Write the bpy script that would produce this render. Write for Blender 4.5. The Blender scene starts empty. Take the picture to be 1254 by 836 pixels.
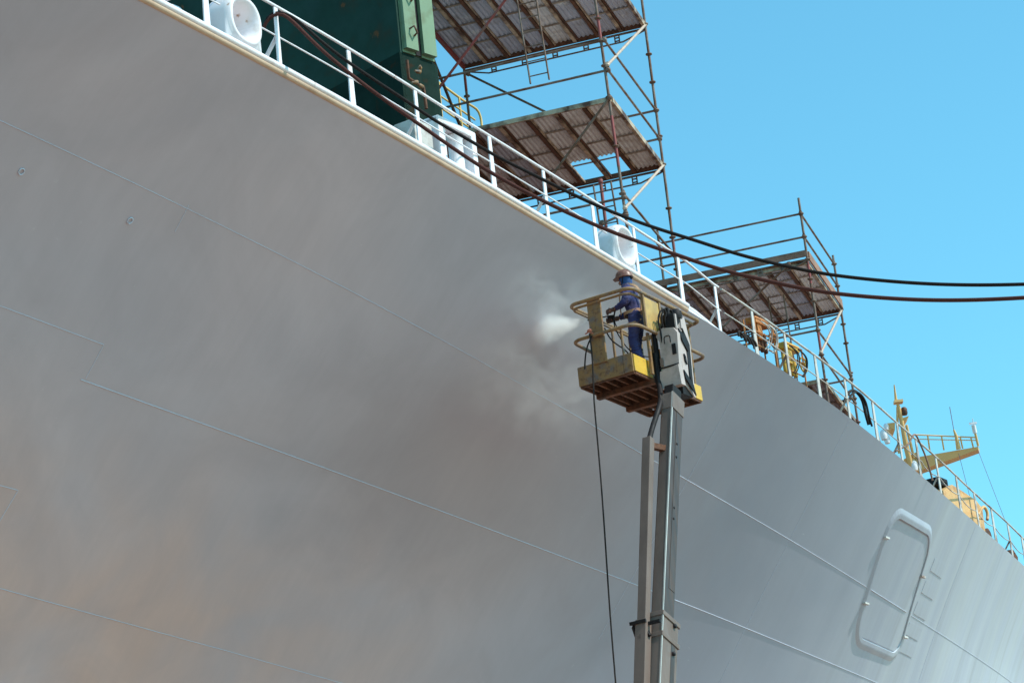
import bpy, bmesh, math, random
import numpy as np
from mathutils import Vector, Matrix
random.seed(7)
R = math.radians
scene = bpy.context.scene
COL = scene.collection
V = Vector

# ------------------------------------------------------------------ camera
FPX = 3300.0                      # focal length in pixels of a 1254 px wide frame
CAM = V((0, 0, 1.6))
M3 = Matrix(((0.9943173889672373, 0.1064562351268169, 0.0),
             (0.03457228888133907, -0.32291042389544977, -0.9457978721593564),
             (-0.10068608066103955, 0.9404232707362601, -0.32475588527205135)))
cd = bpy.data.cameras.new('camera'); cam = bpy.data.objects.new('camera', cd); COL.objects.link(cam)
cam.matrix_world = Matrix.Translation(CAM) @ M3.to_4x4()
cd.sensor_width = 36; cd.lens = FPX * 36 / 1254; cd.clip_end = 3000; cd.clip_start = .1
scene.camera = cam

def ray(px, py): return M3 @ V(((px - 627) / FPX, -(py - 418) / FPX, -1))
def atZ(px, py, z): r = ray(px, py); return CAM + r * ((z - CAM.z) / r.z)
def atY(px, py, y): r = ray(px, py); return CAM + r * (y / r.y)
def atD(px, py, d): return CAM + ray(px, py) * d

# ship directions: AX runs along the ship, NR points out of its side
AX = V((math.sin(R(32)), math.cos(R(32)), 0)); NR = V((math.cos(R(32)), -math.sin(R(32)), 0)); UP = V((0, 0, 1))
def SP(s, lat, z): return AX * s + NR * lat + UP * z
def onL(px, py, lat):
    r = ray(px, py); return CAM + r * (lat / r.dot(NR))

# ------------------------------------------------------------------ mesh builder
class MB:
    def __init__(self): self.v = []; self.f = []; self.sm = []
    def add(self, vs, fs, smooth=False):
        o = len(self.v); self.v += [tuple(p) for p in vs]
        for f in fs: self.f.append([i + o for i in f]); self.sm.append(smooth)
    def box(self, c, ax, ay, az_):
        """centre and three half vectors"""
        c = V(c); ps = [c + ax * i + ay * j + az_ * k for k in (-1, 1) for j in (-1, 1) for i in (-1, 1)]
        self.add(ps, [(0, 2, 3, 1), (4, 5, 7, 6), (0, 1, 5, 4), (2, 6, 7, 3), (0, 4, 6, 2), (1, 3, 7, 5)])
    def bbox(self, c, ax, ay, az_, b):
        """box with chamfered edges, b in metres"""
        bm = bmesh.new(); c = V(c)
        vs = [bm.verts.new(c + ax * i + ay * j + az_ * k) for k in (-1, 1) for j in (-1, 1) for i in (-1, 1)]
        for f in [(0, 2, 3, 1), (4, 5, 7, 6), (0, 1, 5, 4), (2, 6, 7, 3), (0, 4, 6, 2), (1, 3, 7, 5)]: bm.faces.new([vs[i] for i in f])
        bmesh.ops.recalc_face_normals(bm, faces=bm.faces)
        bmesh.ops.bevel(bm, geom=list(bm.edges), offset=b, segments=2, affect='EDGES', profile=.6)
        bm.verts.index_update()
        self.add([v.co.copy() for v in bm.verts], [[v.index for v in f.verts] for f in bm.faces]); bm.free()
    def bar(self, p, q, w, h, side=None, cap=True):
        """rectangular bar from p to q; side = direction of width"""
        p = V(p); q = V(q); d = (q - p); L = d.length; d = d / L
        s = V(side) if side is not None else (UP.cross(d) if abs(d.z) < .95 else V((1, 0, 0)))
        s = (s - d * s.dot(d)).normalized(); t = d.cross(s)
        self.box((p + q) / 2, d * L / 2, s * w / 2, t * h / 2)
    def sweep(self, pts, r, n=8, closed=False, cap=True, rad=None):
        pts = [V(p) for p in pts]; N = len(pts); rings = []
        d0 = (pts[1] - pts[0]).normalized(); u = d0.orthogonal().normalized()
        for i, p in enumerate(pts):
            a = pts[i - 1] if (i or closed) else p; b = pts[(i + 1) % N] if (i < N - 1 or closed) else p
            d = (b - a).normalized(); u = (u - d * u.dot(d)).normalized(); w = d.cross(u)
            rr = rad[i] if rad else r
            rings.append([p + (u * math.cos(2 * math.pi * k / n) + w * math.sin(2 * math.pi * k / n)) * rr for k in range(n)])
        vs = [q for rg in rings for q in rg]; fs = []
        for i in range(N if closed else N - 1):
            j = (i + 1) % N
            for k in range(n): fs.append((i * n + k, i * n + (k + 1) % n, j * n + (k + 1) % n, j * n + k))
        self.add(vs, fs, True)
        if cap and not closed:
            self.add(rings[0], [list(range(n))[::-1]]); self.add(rings[-1], [list(range(n))])
    def tube(self, p, q, r, n=8): self.sweep([p, q], r, n)
    def prism(self, poly, vec):
        n = len(poly); poly = [V(p) for p in poly]; vec = V(vec)
        self.add(poly + [p + vec for p in poly], [list(range(n))[::-1], list(range(n, 2 * n))] + [(i, (i + 1) % n, (i + 1) % n + n, i + n) for i in range(n)])
    def lathe(self, c, axis, prof, n=20, u=None, sx=1, sy=1, smooth=True):
        """prof: list of (radius, height along axis)"""
        axis = V(axis).normalized(); u = V(u).normalized() if u is not None else axis.orthogonal().normalized(); w = axis.cross(u)
        c = V(c); vs = []
        for r_, h in prof:
            for k in range(n):
                a = 2 * math.pi * k / n; vs.append(c + axis * h + u * (math.cos(a) * r_ * sx) + w * (math.sin(a) * r_ * sy))
        fs = [(i * n + k, i * n + (k + 1) % n, (i + 1) * n + (k + 1) % n, (i + 1) * n + k) for i in range(len(prof) - 1) for k in range(n)]
        self.add(vs, fs, smooth)
        if prof[0][0] > 1e-4: self.add(vs[:n], [list(range(n))[::-1]])
        if prof[-1][0] > 1e-4: self.add(vs[-n:], [list(range(n))])
    def grid(self, rows, smooth=True):
        n = len(rows[0]); m = len(rows)
        self.add([p for r_ in rows for p in r_], [(i * n + k, i * n + k + 1, (i + 1) * n + k + 1, (i + 1) * n + k) for i in range(m - 1) for k in range(n - 1)], smooth)
    def build(self, name, mat, parent=None, recalc=True):
        o_ = WORLD(parent)
        me = bpy.data.meshes.new(name); me.from_pydata([(v[0] - o_.x, v[1] - o_.y, v[2] - o_.z) for v in self.v], [], self.f)
        me.polygons.foreach_set('use_smooth', self.sm)
        if recalc:
            bm = bmesh.new(); bm.from_mesh(me); bmesh.ops.recalc_face_normals(bm, faces=bm.faces); bm.to_mesh(me); bm.free()
        me.materials.append(mat); me.update()
        ob = bpy.data.objects.new(name, me); COL.objects.link(ob)
        if parent is not None: ob.parent = parent
        return ob

def WORLD(o):
    p = V((0, 0, 0))
    while o is not None: p = p + o.location; o = o.parent
    return p
def tag(o, label=None, cat=None, group=None, kind=None):
    for k, v in (('label', label), ('category', cat), ('group', group), ('kind', kind)):
        if v: o[k] = v
    return o
def thing(name, loc, label, cat, group=None):
    o = bpy.data.objects.new(name, None); COL.objects.link(o); o.location = loc; o.empty_display_size = .2
    return tag(o, label, cat, group)
def move(o, base):
    """put a top-level mesh's origin at its base without moving the mesh"""
    base = V(base); o.data.transform(Matrix.Translation(-base)); o.location = base; return o
def spline(xs, ys, q):
    """natural cubic spline"""
    xs = np.array(xs, float); ys = np.array(ys, float); n = len(xs); h = np.diff(xs); A = np.eye(n); b = np.zeros(n)
    for i in range(1, n - 1):
        A[i, i - 1] = h[i - 1]; A[i, i] = 2 * (h[i - 1] + h[i]); A[i, i + 1] = h[i]
        b[i] = 3 * ((ys[i + 1] - ys[i]) / h[i] - (ys[i] - ys[i - 1]) / h[i - 1])
    c = np.linalg.solve(A, b); q = np.clip(np.atleast_1d(q).astype(float), xs[0], xs[-1])
    i = np.clip(np.searchsorted(xs, q) - 1, 0, n - 2); t = q - xs[i]
    B = (ys[i + 1] - ys[i]) / h[i] - h[i] * (2 * c[i] + c[i + 1]) / 3; D = (c[i + 1] - c[i]) / (3 * h[i])
    return ys[i] + B * t + c[i] * t * t + D * t ** 3
def smooth_path(pts, m=6):
    pts = [V(p) for p in pts]; t = [0]
    for a, b in zip(pts, pts[1:]): t.append(t[-1] + (b - a).length)
    q = np.linspace(0, t[-1], (len(pts) - 1) * m + 1); cs = [spline(t, [p[k] for p in pts], q) for k in range(3)]
    return [V((float(a), float(b), float(c))) for a, b, c in zip(*cs)]

# ------------------------------------------------------------------ materials
def nd(nt, t, **kw):
    n = nt.nodes.new(t)
    for k, v in kw.items():
        if k in n.inputs: n.inputs[k].default_value = v
        else: setattr(n, k, v)
    return n
def mat(name, col, rough=.5, metal=0, col2=None, scale=3, lo=.45, hi=.62, var=.12, bump=.0, bscale=40, spec=.5, stretch=None, detail=6, col3=None, lo3=.6, hi3=.7, scale3=9):
    m = bpy.data.materials.new(name); m.use_nodes = True; nt = m.node_tree; nt.nodes.clear(); L = nt.links.new
    out = nd(nt, 'ShaderNodeOutputMaterial'); b = nd(nt, 'ShaderNodeBsdfPrincipled'); L(b.outputs[0], out.inputs[0])
    b.inputs['Roughness'].default_value = rough; b.inputs['Metallic'].default_value = metal; b.inputs['Specular IOR Level'].default_value = spec
    tc = nd(nt, 'ShaderNodeTexCoord'); src = tc.outputs['Object']
    if stretch:
        mp = nd(nt, 'ShaderNodeMapping'); L(src, mp.inputs[0]); mp.inputs['Scale'].default_value = stretch; src = mp.outputs[0]
    def noise(sc, det=detail):
        n = nd(nt, 'ShaderNodeTexNoise'); n.inputs['Scale'].default_value = sc; n.inputs['Detail'].default_value = det; n.inputs['Roughness'].default_value = .6; L(src, n.inputs['Vector']); return n.outputs['Fac']
    def ramp(f, a, c, b_=0., d=1.):
        r_ = nd(nt, 'ShaderNodeMapRange'); L(f, r_.inputs[0]); r_.inputs[1].default_value = a; r_.inputs[2].default_value = c; r_.inputs[3].default_value = b_; r_.inputs[4].default_value = d; return r_.outputs[0]
    def mix(f, a, c):
        x = nd(nt, 'ShaderNodeMix', data_type='RGBA'); L(f, x.inputs[0])
        for s_, v_ in ((6, a), (7, c)):
            if isinstance(v_, tuple): x.inputs[s_].default_value = (*v_, 1)
            else: L(v_, x.inputs[s_])
        return x.outputs[2]
    n1 = noise(scale * .7)
    base = mix(ramp(n1, .3, .7), tuple(c * (1 - var) for c in col), tuple(min(1, c * (1 + var)) for c in col))
    if col2: base = mix(ramp(noise(scale), lo, hi), base, col2)
    if col3: base = mix(ramp(noise(scale3), lo3, hi3), base, col3)
    L(base, b.inputs['Base Color'])
    L(ramp(noise(scale * 2), .3, .7, max(.05, rough - .1), min(1, rough + .12)), b.inputs['Roughness'])
    if bump:
        bp = nd(nt, 'ShaderNodeBump'); bp.inputs['Strength'].default_value = bump; bp.inputs['Distance'].default_value = .01
        L(noise(bscale), bp.inputs['Height']); L(bp.outputs[0], b.inputs['Normal'])
    return m

M = dict(
    white=mat('white_marine_paint', (.78, .735, .765), .4, var=.05, col2=(.60, .50, .44), lo=.55, hi=.75, scale=2.5, col3=(.34, .17, .09), lo3=.66, hi3=.74, scale3=5, bump=.15, bscale=25),
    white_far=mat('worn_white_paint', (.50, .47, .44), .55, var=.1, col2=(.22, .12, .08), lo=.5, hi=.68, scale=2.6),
    rope_black=mat('tarred_rope', (.022, .016, .014), .8, spec=.15, scale=30, bump=.5, bscale=120),
    rope_brown=mat('brown_rope', (.085, .03, .024), .8, spec=.15, scale=30, bump=.5, bscale=120),
    rubber=mat('black_rubber', (.024, .018, .017), .7, var=.2, spec=.2),
    steel=mat('scaffold_tube', (.20, .145, .12), .6, spec=.3, metal=.1, col2=(.13, .06, .035), lo=.42, hi=.6, scale=3, col3=(.35, .06, .05), lo3=.66, hi3=.7, scale3=1.1, bump=.2),
    redsteel=mat('red_scaffold_tube', (.26, .045, .04), .55, metal=.1, col2=(.14, .08, .06), lo=.5, hi=.7, scale=4),
    pink=mat('galvanised_brace', (.52, .38, .29), .5, metal=.1, var=.15, scale=6),
    joist=mat('platform_joist', (.48, .36, .25), .6, metal=.1, col2=(.09, .04, .025), lo=.42, hi=.62, scale=2.5, stretch=None),
    plank=mat('weathered_plank', (.27, .15, .11), .8, col2=(.12, .07, .05), lo=.4, hi=.7, scale=4, bump=.4),
    plank_red=mat('brown_toe_board', (.34, .17, .10), .7, col2=(.2, .1, .07), lo=.4, hi=.7, scale=4, bump=.4),
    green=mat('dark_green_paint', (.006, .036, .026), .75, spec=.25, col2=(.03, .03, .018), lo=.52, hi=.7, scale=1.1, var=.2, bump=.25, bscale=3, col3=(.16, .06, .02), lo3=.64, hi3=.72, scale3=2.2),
    ltgreen=mat('sunlit_green_paint', (.16, .25, .15), .6, col2=(.10, .12, .06), lo=.55, hi=.75, scale=2, col3=(.2, .1, .04), lo3=.66, hi3=.74, scale3=4),  # lighter copy of the deckhouse green, sunlight put into the colour
    yellow=mat('yellow_machine_paint', (.62, .37, .045), .5, col2=(.30, .18, .07), lo=.52, hi=.7, scale=5, bump=.2),
    yellow_worn=mat('worn_yellow_paint', (.26, .145, .055), .6, col2=(.15, .12, .11), lo=.48, hi=.66, scale=7, col3=(.14, .06, .028), lo3=.52, hi3=.68, scale3=16, bump=.3),
    yellow_rail=mat('yellow_handrail', (.62, .40, .12), .5, var=.15),
    yellow_mast=mat('yellow_mast_paint', (.72, .43, .17), .5, col2=(.55, .3, .1), lo=.5, hi=.7, scale=1.2),
    orange=mat('orange_machine_paint', (.50, .17, .03), .5, col2=(.16, .08, .04), lo=.5, hi=.65, scale=8),
    rust=mat('rusty_steel', (.13, .045, .018), .8, col2=(.05, .022, .012), lo=.4, hi=.65, scale=8, bump=.6, bscale=30, col3=(.22, .10, .04), lo3=.6, hi3=.75),
    boom=mat('boom_paint', (.18, .128, .108), .5, var=.06, col2=(.125, .085, .07), lo=.42, hi=.75, scale=1.6, stretch=(1.5, 1.5, .5), bump=.1, spec=.35, col3=(.10, .07, .06), lo3=.66, hi3=.74, scale3=7),
    boom_steel=mat('bare_boom_steel', (.058, .042, .04), .5, metal=.0, spec=.3, col2=(.11, .072, .06), lo=.45, hi=.75, scale=1.5, stretch=(5, 5, .5)),
    boom_light=mat('light_grey_bracket', (.47, .375, .345), .45, var=.1, scale=4, bump=.1, col2=(.28, .23, .20), lo=.5, hi=.75),
    black=mat('black_machine_parts', (.016, .013, .014), .6, var=.3, spec=.2),
    navy=mat('blue_overall_cloth', (.035, .038, .13), .85, col2=(.07, .05, .09), lo=.5, hi=.7, scale=9, bump=.5, bscale=14),
    hood=mat('blue_hood_cloth', (.02, .06, .18), .85, bump=.4, bscale=30),
    helmet=mat('brown_helmet', (.16, .06, .04), .4, col2=(.25, .14, .10), lo=.5, hi=.7, scale=14),
    skin=mat('skin', (.30, .13, .08), .55, var=.08),
    glove=mat('stained_glove', (.12, .06, .045), .8, scale=20),
    strap=mat('tan_webbing', (.42, .24, .14), .8, scale=10),
    boot=mat('dark_boot', (.03, .025, .02), .6),
    red=mat('red_fitting', (.40, .13, .08), .5),
    grey=mat('grey_tarp', (.20, .19, .16), .8, col2=(.12, .11, .07), scale=3, bump=.4),
    amber=mat('orange_ochre_paint', (.66, .38, .15), .55, col2=(.30, .14, .07), lo=.5, hi=.72, scale=2),
    bounce_tan=mat('bounce_lit_cream_paint', (.52, .36, .25), .6, var=.08, col2=(.42, .27, .18), lo=.5, hi=.7, scale=2),  # tan holds warm bounce light from the ground, plus some dirt
    strapm=mat('platform_strap', (.30, .25, .20), .6, col2=(.2, .13, .09), lo=.45, hi=.65, scale=3),
    ochre=mat('faded_ochre_paint', (.50, .31, .09), .55, col2=(.36, .24, .10), lo=.5, hi=.7, scale=6, bump=.2),
    lit_edge=mat('painted_edge_highlight', (.55, .50, .46), .35, metal=.2, var=.2, scale=3),  # pale colour imitates the highlight along the boom corners
    green_shaded=mat('shaded_green_paint', (.004, .020, .015), .85, spec=.15, col2=(.04, .02, .01), lo=.58, hi=.72, scale=2.4, var=.2),  # darker copy of the green, with shadow put into the colour
    wire=mat('antenna_wire', (.25, .22, .35), .5),
)

# corrugated platform sheet: ribs run along one horizontal direction
az = R(16.28); bA = V((math.cos(az), -math.sin(az), 0)); bB = V((math.sin(az), math.cos(az), 0))
def sheet_mat():
    m = mat('corrugated_steel_sheet', (.42, .43, .50), .5, metal=.0, col2=(.28, .26, .26), lo=.52, hi=.72, scale=1.8, col3=(.66, .65, .63), lo3=.58, hi3=.72, scale3=2.2)
    return m
M['sheet'] = sheet_mat()
M['sheet_pale'] = mat('pale_steel_sheet', (.62, .60, .60), .5, col2=(.40, .34, .30), lo=.5, hi=.7, scale=2, col3=(.8, .8, .78), lo3=.58, hi3=.72, scale3=2.5)

def hull_mat():
    m = bpy.data.materials.new('grey_hull_paint'); m.use_nodes = True; nt = m.node_tree; nt.nodes.clear(); L = nt.links.new
    out = nd(nt, 'ShaderNodeOutputMaterial'); b = nd(nt, 'ShaderNodeBsdfPrincipled'); L(b.outputs[0], out.inputs[0])
    uv = nd(nt, 'ShaderNodeUVMap'); uv.uv_map = 'UVMap'; sep = nd(nt, 'ShaderNodeSeparateXYZ'); L(uv.outputs[0], sep.inputs[0])
    def mapn(sx, sy, det=3, rough=.5, dist=0.):
        mp = nd(nt, 'ShaderNodeMapping'); L(uv.outputs[0], mp.inputs[0]); mp.inputs['Scale'].default_value = (sx, sy, 1)
        n = nd(nt, 'ShaderNodeTexNoise'); n.inputs['Scale'].default_value = 1; n.inputs['Detail'].default_value = det; n.inputs['Roughness'].default_value = rough; n.inputs['Distortion'].default_value = dist
        L(mp.outputs[0], n.inputs['Vector']); return n.outputs['Fac']
    def rng(f, a, c, b_=0., d=1., smooth=False):
        r_ = nd(nt, 'ShaderNodeMapRange'); L(f, r_.inputs[0])
        if smooth: r_.interpolation_type = 'SMOOTHSTEP'
        for i, v_ in enumerate((a, c, b_, d)): r_.inputs[i + 1].default_value = v_
        return r_.outputs[0]
    def mth(op, a, c):
        x = nd(nt, 'ShaderNodeMath', operation=op)
        for i, v_ in enumerate((a, c)):
            if isinstance(v_, (int, float)): x.inputs[i].default_value = v_
            else: L(v_, x.inputs[i])
        return x.outputs[0]
    def mix(f, a, c, bt='MIX'):
        x = nd(nt, 'ShaderNodeMix', data_type='RGBA', blend_type=bt)
        if isinstance(f, (int, float)): x.inputs[0].default_value = f
        else: L(f, x.inputs[0])
        for s_, v_ in ((6, a), (7, c)):
            if isinstance(v_, tuple): x.inputs[s_].default_value = (*v_, 1)
            else: L(v_, x.inputs[s_])
        return x.outputs[2]
    s, z = sep.outputs[0], sep.outputs[1]
    # paint tone drifts in broad soft patches; ground bounce is painted warm on the lower plates
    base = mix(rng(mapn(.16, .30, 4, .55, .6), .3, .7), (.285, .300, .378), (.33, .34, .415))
    base = mix(mth('MULTIPLY', rng(s, 47, 36, 0, 1, True), rng(mapn(.12, .2, 3, .5, .5), .25, .6, .5, 1)), base, (.53, .455, .505))  # left plates paler and warmer: overspray, with bounce light put into the colour
    warm_bounce = mth('MULTIPLY', rng(z, 15.4, 11.0, 0, 1, True), rng(s, 46, 30, 0, 1, True))
    base = mix(mth('MULTIPLY', warm_bounce, rng(mapn(.3, .45, 3, .5, .8), .32, .66, .15, .85)), base, (.64, .425, .365))
    # darker, smoother patch near the basket
    ds = mth('DIVIDE', mth('SUBTRACT', s, 37.5), 5.5); dz = mth('DIVIDE', mth('SUBTRACT', z, 14.6), 1.7)
    rad = mth('SQRT', mth('ADD', mth('MULTIPLY', ds, ds), mth('MULTIPLY', dz, dz)), 0)
    dark_patch = mth('MULTIPLY', rng(mth('ADD', rad, mth('MULTIPLY', mapn(.45, .7, 4, .6, 1.), .9)), .75, 1.75, 1, 0, True), 1.)
    base = mix(mth('MULTIPLY', dark_patch, .50), base, (.262, .222, .245))
    cl = rng(mapn(.42, .55, 6, .62, 1.6), .30, .68, .0, 1.)
    base = mix(mth('MULTIPLY', cl, rng(s, 52, 44, 0, .27, True)), base, (.30, .255, .29))
    base = mix(mth('MULTIPLY', rng(s, 47, 68, 0, .72, True), rng(mapn(.9, .05, 4, .6), .3, .6, .7, 1)), base, (.68, .72, .82))  # far plates paler: sunlight on the turned hull put into the colour
    # rain and salt streaks on the far plates
    far = rng(s, 52, 60, 0, 1, True)
    st = rng(mapn(1.3, .05, 5, .65), .42, .66)
    base = mix(mth('MULTIPLY', mth('MULTIPLY', st, far), .38), base, (.62, .64, .64))
    st2 = rng(mapn(1.9, .11, 4, .6), .55, .75)
    base = mix(mth('MULTIPLY', mth('MULTIPLY', st2, far), .35), base, (.28, .27, .25))
    lap = rng(mapn(5.5, .35, 4, .6, .4), .35, .65)
    base = mix(mth('MULTIPLY', lap, .06), base, (.24, .23, .25))
    scr = mth('MULTIPLY', rng(mapn(3.2, 16, 3, .6, .3), .70, .78), rng(mapn(.35, .5, 2), .5, .62))
    base = mix(mth('MULTIPLY', scr, .30), base, (.72, .72, .72))
    speck = rng(mapn(7, 9, 2, .5), .74, .80)
    base = mix(mth('MULTIPLY', speck, .12), base, (.7, .7, .7))
    L(base, b.inputs['Base Color'])
    L(mth('SUBTRACT', rng(mapn(.8, 1.2, 4), .3, .7, .46, .60), mth('MULTIPLY', dark_patch, .12)), b.inputs['Roughness'])
    # plates buckle softly between the frames (frame spacing about 0.75 m); stronger far out
    fr = nd(nt, 'ShaderNodeMath', operation='SINE'); L(mth('MULTIPLY', s, 2 * math.pi / .78), fr.inputs[0])
    h = mth('ADD', mth('MULTIPLY', mth('MULTIPLY', fr.outputs[0], far), .001), mth('MULTIPLY', mapn(.6, .5, 2), .028))
    h = mth('ADD', h, mth('MULTIPLY', mth('MULTIPLY', mapn(1.2, .22, 3), far), .045))
    h = mth('ADD', h, mth('MULTIPLY', mapn(24, 24, 2), .0006))
    bp = nd(nt, 'ShaderNodeBump'); bp.inputs['Strength'].default_value = .8; bp.inputs['Distance'].default_value = 1.; L(h, bp.inputs['Height']); L(bp.outputs[0], b.inputs['Normal'])
    return m
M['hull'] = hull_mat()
M['hull_trim'] = mat('grey_hull_paint_trim', (.335, .345, .385), .48, var=.05, scale=2)
M['seam'] = mat('sky_lit_weld_paint', (.52, .55, .66), .4, var=.05, scale=2)  # skylight on the beads put into the colour, paler than the hull
M['deckgrey'] = mat('deck_paint', (.16, .07, .05), .8, var=.2)

# ------------------------------------------------------------------ ground
def ground():
    m = mat('dock_concrete', (.385, .262, .195), .9, col2=(.26, .19, .13), lo=.4, hi=.65, scale=.12, bump=.3, bscale=2)
    g = MB(); N = 24; L = 1500
    xs = [-L, -500, -200, -100, -60, -30, 0, 30, 60, 100, 200, 500, L]
    g.grid([[V((x, y, 0)) for x in xs] for y in xs], False)
    tag(g.build('ground', m), kind='structure')
ground()

# ------------------------------------------------------------------ ship
ZD = 17.74; CLAT = -34.0
ship = thing('ship', SP(30, CLAT, 0), 'large grey ship in dock, its flared side being spray painted from a basket', 'ship')
SK = [-40, 10, 24, 30, 36, 42, 48, 54, 60, 66, 74, 84, 94]
ROWS = {'deck': [-20.1, -20.22, -20.45, -20.78, -21.3, -21.9, -22.65, -23.68, -24.85, -26.05, -27.9, -31, -34],
        'one': [-22.0, -22.05, -22.25, -22.55, -23.05, -23.71, -24.47, -25.36, -26.37, -27.47, -29.3, -32.2, -34.8],
        'two': [-23.9, -24.0, -24.28, -24.6, -24.95, -25.36, -25.85, -26.5, -27.25, -28.15, -29.8, -32.5, -34.8]}
def row_lat(k, s): return spline(SK, ROWS[k], s)
def z_one(s): return spline([-40, 24, 32, 44, 50, 55, 60, 94], [16.4, 16.3, 16.07, 15.64, 15.51, 15.42, 15.37, 15.37], s)
def z_two(s): return spline([-40, 20, 30, 50, 60, 94], [14.3, 14.25, 14.15, 13.89, 13.85, 13.85], s)
_cache = {}
def hull_lat(s, z):
    k = round(float(s), 3)
    if k not in _cache:
        d = float(row_lat('deck', k)[0]); a = float(row_lat('one', k)[0]); b = float(row_lat('two', k)[0]); z1 = float(z_one(k)[0]); z2 = float(z_two(k)[0])
        sl = (a - b) / (z1 - z2) * .9
        l3 = b - sl * 3.0; l4 = l3 - sl * .8 * 3; l5 = l4 - sl * .45 * 4; l6 = l5 - sl * .2 * 3.5
        _cache[k] = ([.3, z2 - 10, z2 - 6, z2 - 3, z2, z1, ZD], [l6, l5, l4, l3, b, a, d])
    zs, ls = _cache[k]
    return np.maximum(spline(zs, ls, z), CLAT + .05)
def hull_pt(s, z, off=0.):
    l = float(hull_lat(s, z)[0]); p = SP(s, l, z)
    if off:
        e = .05; ps = SP(s + e, float(hull_lat(s + e, z)[0]), z) - p; pz = SP(s, float(hull_lat(s, min(z + e, ZD))[0] if z + e <= ZD else hull_lat(s, z - e)[0]), z + e if z + e <= ZD else z - e) - p
        if z + e > ZD: pz = -pz
        n = ps.cross(pz).normalized()
        if n.dot(NR) < 0: n = -n
        p = p + n * off
    return p
def hull_hit(px, py):
    r = ray(px, py); lo, hi = 20., 120.
    def f(t):
        p = CAM + r * t; z = p.z
        if z > ZD: z = ZD
        return p.dot(NR) - float(hull_lat(min(max(p.dot(AX), -39), 93.9), max(z, .4))[0])
    t = lo; prev = f(t)
    while t < hi:
        t2 = t + .5; c = f(t2)
        if prev > 0 >= c:
            a, b = t, t2
            for _ in range(25):
                m = (a + b) / 2
                if f(m) > 0: a = m
                else: b = m
            p = CAM + r * a; return p.dot(AX), p.z
        t, prev = t2, c
    return None
SS = [float(x) for x in np.concatenate([np.arange(-40, 20, 4.), np.arange(20, 72, .5), np.arange(72, 94.1, 1.)])]
ZZ = sorted(set([.3, 1, 2, 3.5, 5, 6.5, 8, 9.5] + [float(x) for x in np.arange(10, ZD, .35)] + [ZD]))
def build_hull():
    rows = []; uvs = []
    for s in SS:
        ls = hull_lat(s, ZZ); rows.append([SP(s, float(l), z) for l, z in zip(ls, ZZ)]); uvs.append([(s, z) for z in ZZ])
    mb = MB(); mb.grid(rows)
    # far side mirrored about the centre line
    far = [[SP(s, 2 * CLAT - float(l), z) for l, z in zip(hull_lat(s, ZZ[::3] + [ZD]), ZZ[::3] + [ZD])] for s in SS[::3] + [94.]]
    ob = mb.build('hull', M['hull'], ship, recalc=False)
    me = ob.data; uvl = me.uv_layers.new(name='UVMap'); flat = [u for r_ in uvs for u in r_]
    for lp in me.loops: uvl.data[lp.index].uv = flat[lp.vertex_index]
    bm = bmesh.new(); bm.from_mesh(me); bmesh.ops.recalc_face_normals(bm, faces=bm.faces)
    bm.faces.ensure_lookup_table()
    if bm.faces[0].normal.dot(NR) < 0: bmesh.ops.reverse_faces(bm, faces=bm.faces)
    bm.to_mesh(me); bm.free()
    fb = MB(); fb.grid(far)
    # stern end wall
    fb.grid([[r_ for r_ in [SP(-40, float(l), z) for l, z in zip(hull_lat(-40, ZZ[::3] + [ZD]), ZZ[::3] + [ZD])]],
             [SP(-40, 2 * CLAT - float(l), z) for l, z in zip(hull_lat(-40, ZZ[::3] + [ZD]), ZZ[::3] + [ZD])]], False)
    fb.build('hull_far_side', M['hull_trim'], ship)
    dk = MB(); dk.grid([[SP(s, float(row_lat('deck', s)[0]) - .01, ZD - .004), SP(s, 2 * CLAT - float(row_lat('deck', s)[0]), ZD - .004)] for s in SS], False)
    dk.build('deck', M['deckgrey'], ship)
build_hull()

def hull_uv(ob):
    me = ob.data; o_ = WORLD(ob); l = me.uv_layers.new(name='UVMap')
    for lp in me.loops:
        p = me.vertices[lp.vertex_index].co + o_; l.data[lp.index].uv = (p.dot(AX), p.z)
    return ob
def bead(pts, r): mb = MB(); mb.sweep(pts, r, 6); return mb
def along(k, s0, s1, off=.002, st=.5):
    zf = {'one': z_one, 'two': z_two}[k]
    return [hull_pt(s, float(zf(s)[0]), off) for s in np.arange(s0, s1, st)]
bead(along('one', 18, 38.6), .0055).build('weld_seam', M['seam'], ship)
bead(along('one', 38.5, 78), .007).build('weld_seam', M['seam'], ship)
bead(along('two', 27.5, 78), .008).build('weld_seam', M['seam'], ship)
def line_px(pts):
    out = []
    for p in pts:
        h = hull_hit(*p)
        if h: out.append(h)
    return out
def hull_path(pxs, r, n=10, off=.002):
    hz = line_px(pxs); sp = []
    for (a, b), (c, d) in zip(hz, hz[1:]):
        for i in range(n): t = i / n; sp.append((a + (c - a) * t, b + (d - b) * t))
    sp.append(hz[-1])
    bead([hull_pt(s, z, off) for s, z in sp], r).build('weld_seam', M['seam'], ship)
hull_path([(-60, 352), (0, 374.5), (127, 422)], .006)
hull_path([(-80, 570), (0, 594), (22, 600)], .006)
hull_path([(-60, 702), (0, 720), (134, 757), (280, 797), (412, 834), (520, 862)], .006)
hull_path([(127, 422), (105, 463)], .006)
hull_path([(22, 600), (-30, 688)], .006)
hull_path([(231, 251.4), (214, 284)], .006)
for top, bot in ((44.19, 13.0), (49.67, 12.6), (60.4, 13.0)):
    bead([hull_pt(top, z, .001) for z in np.linspace(ZD - .05, bot, 16)], .0045).build('weld_seam', M['seam'], ship)
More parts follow.
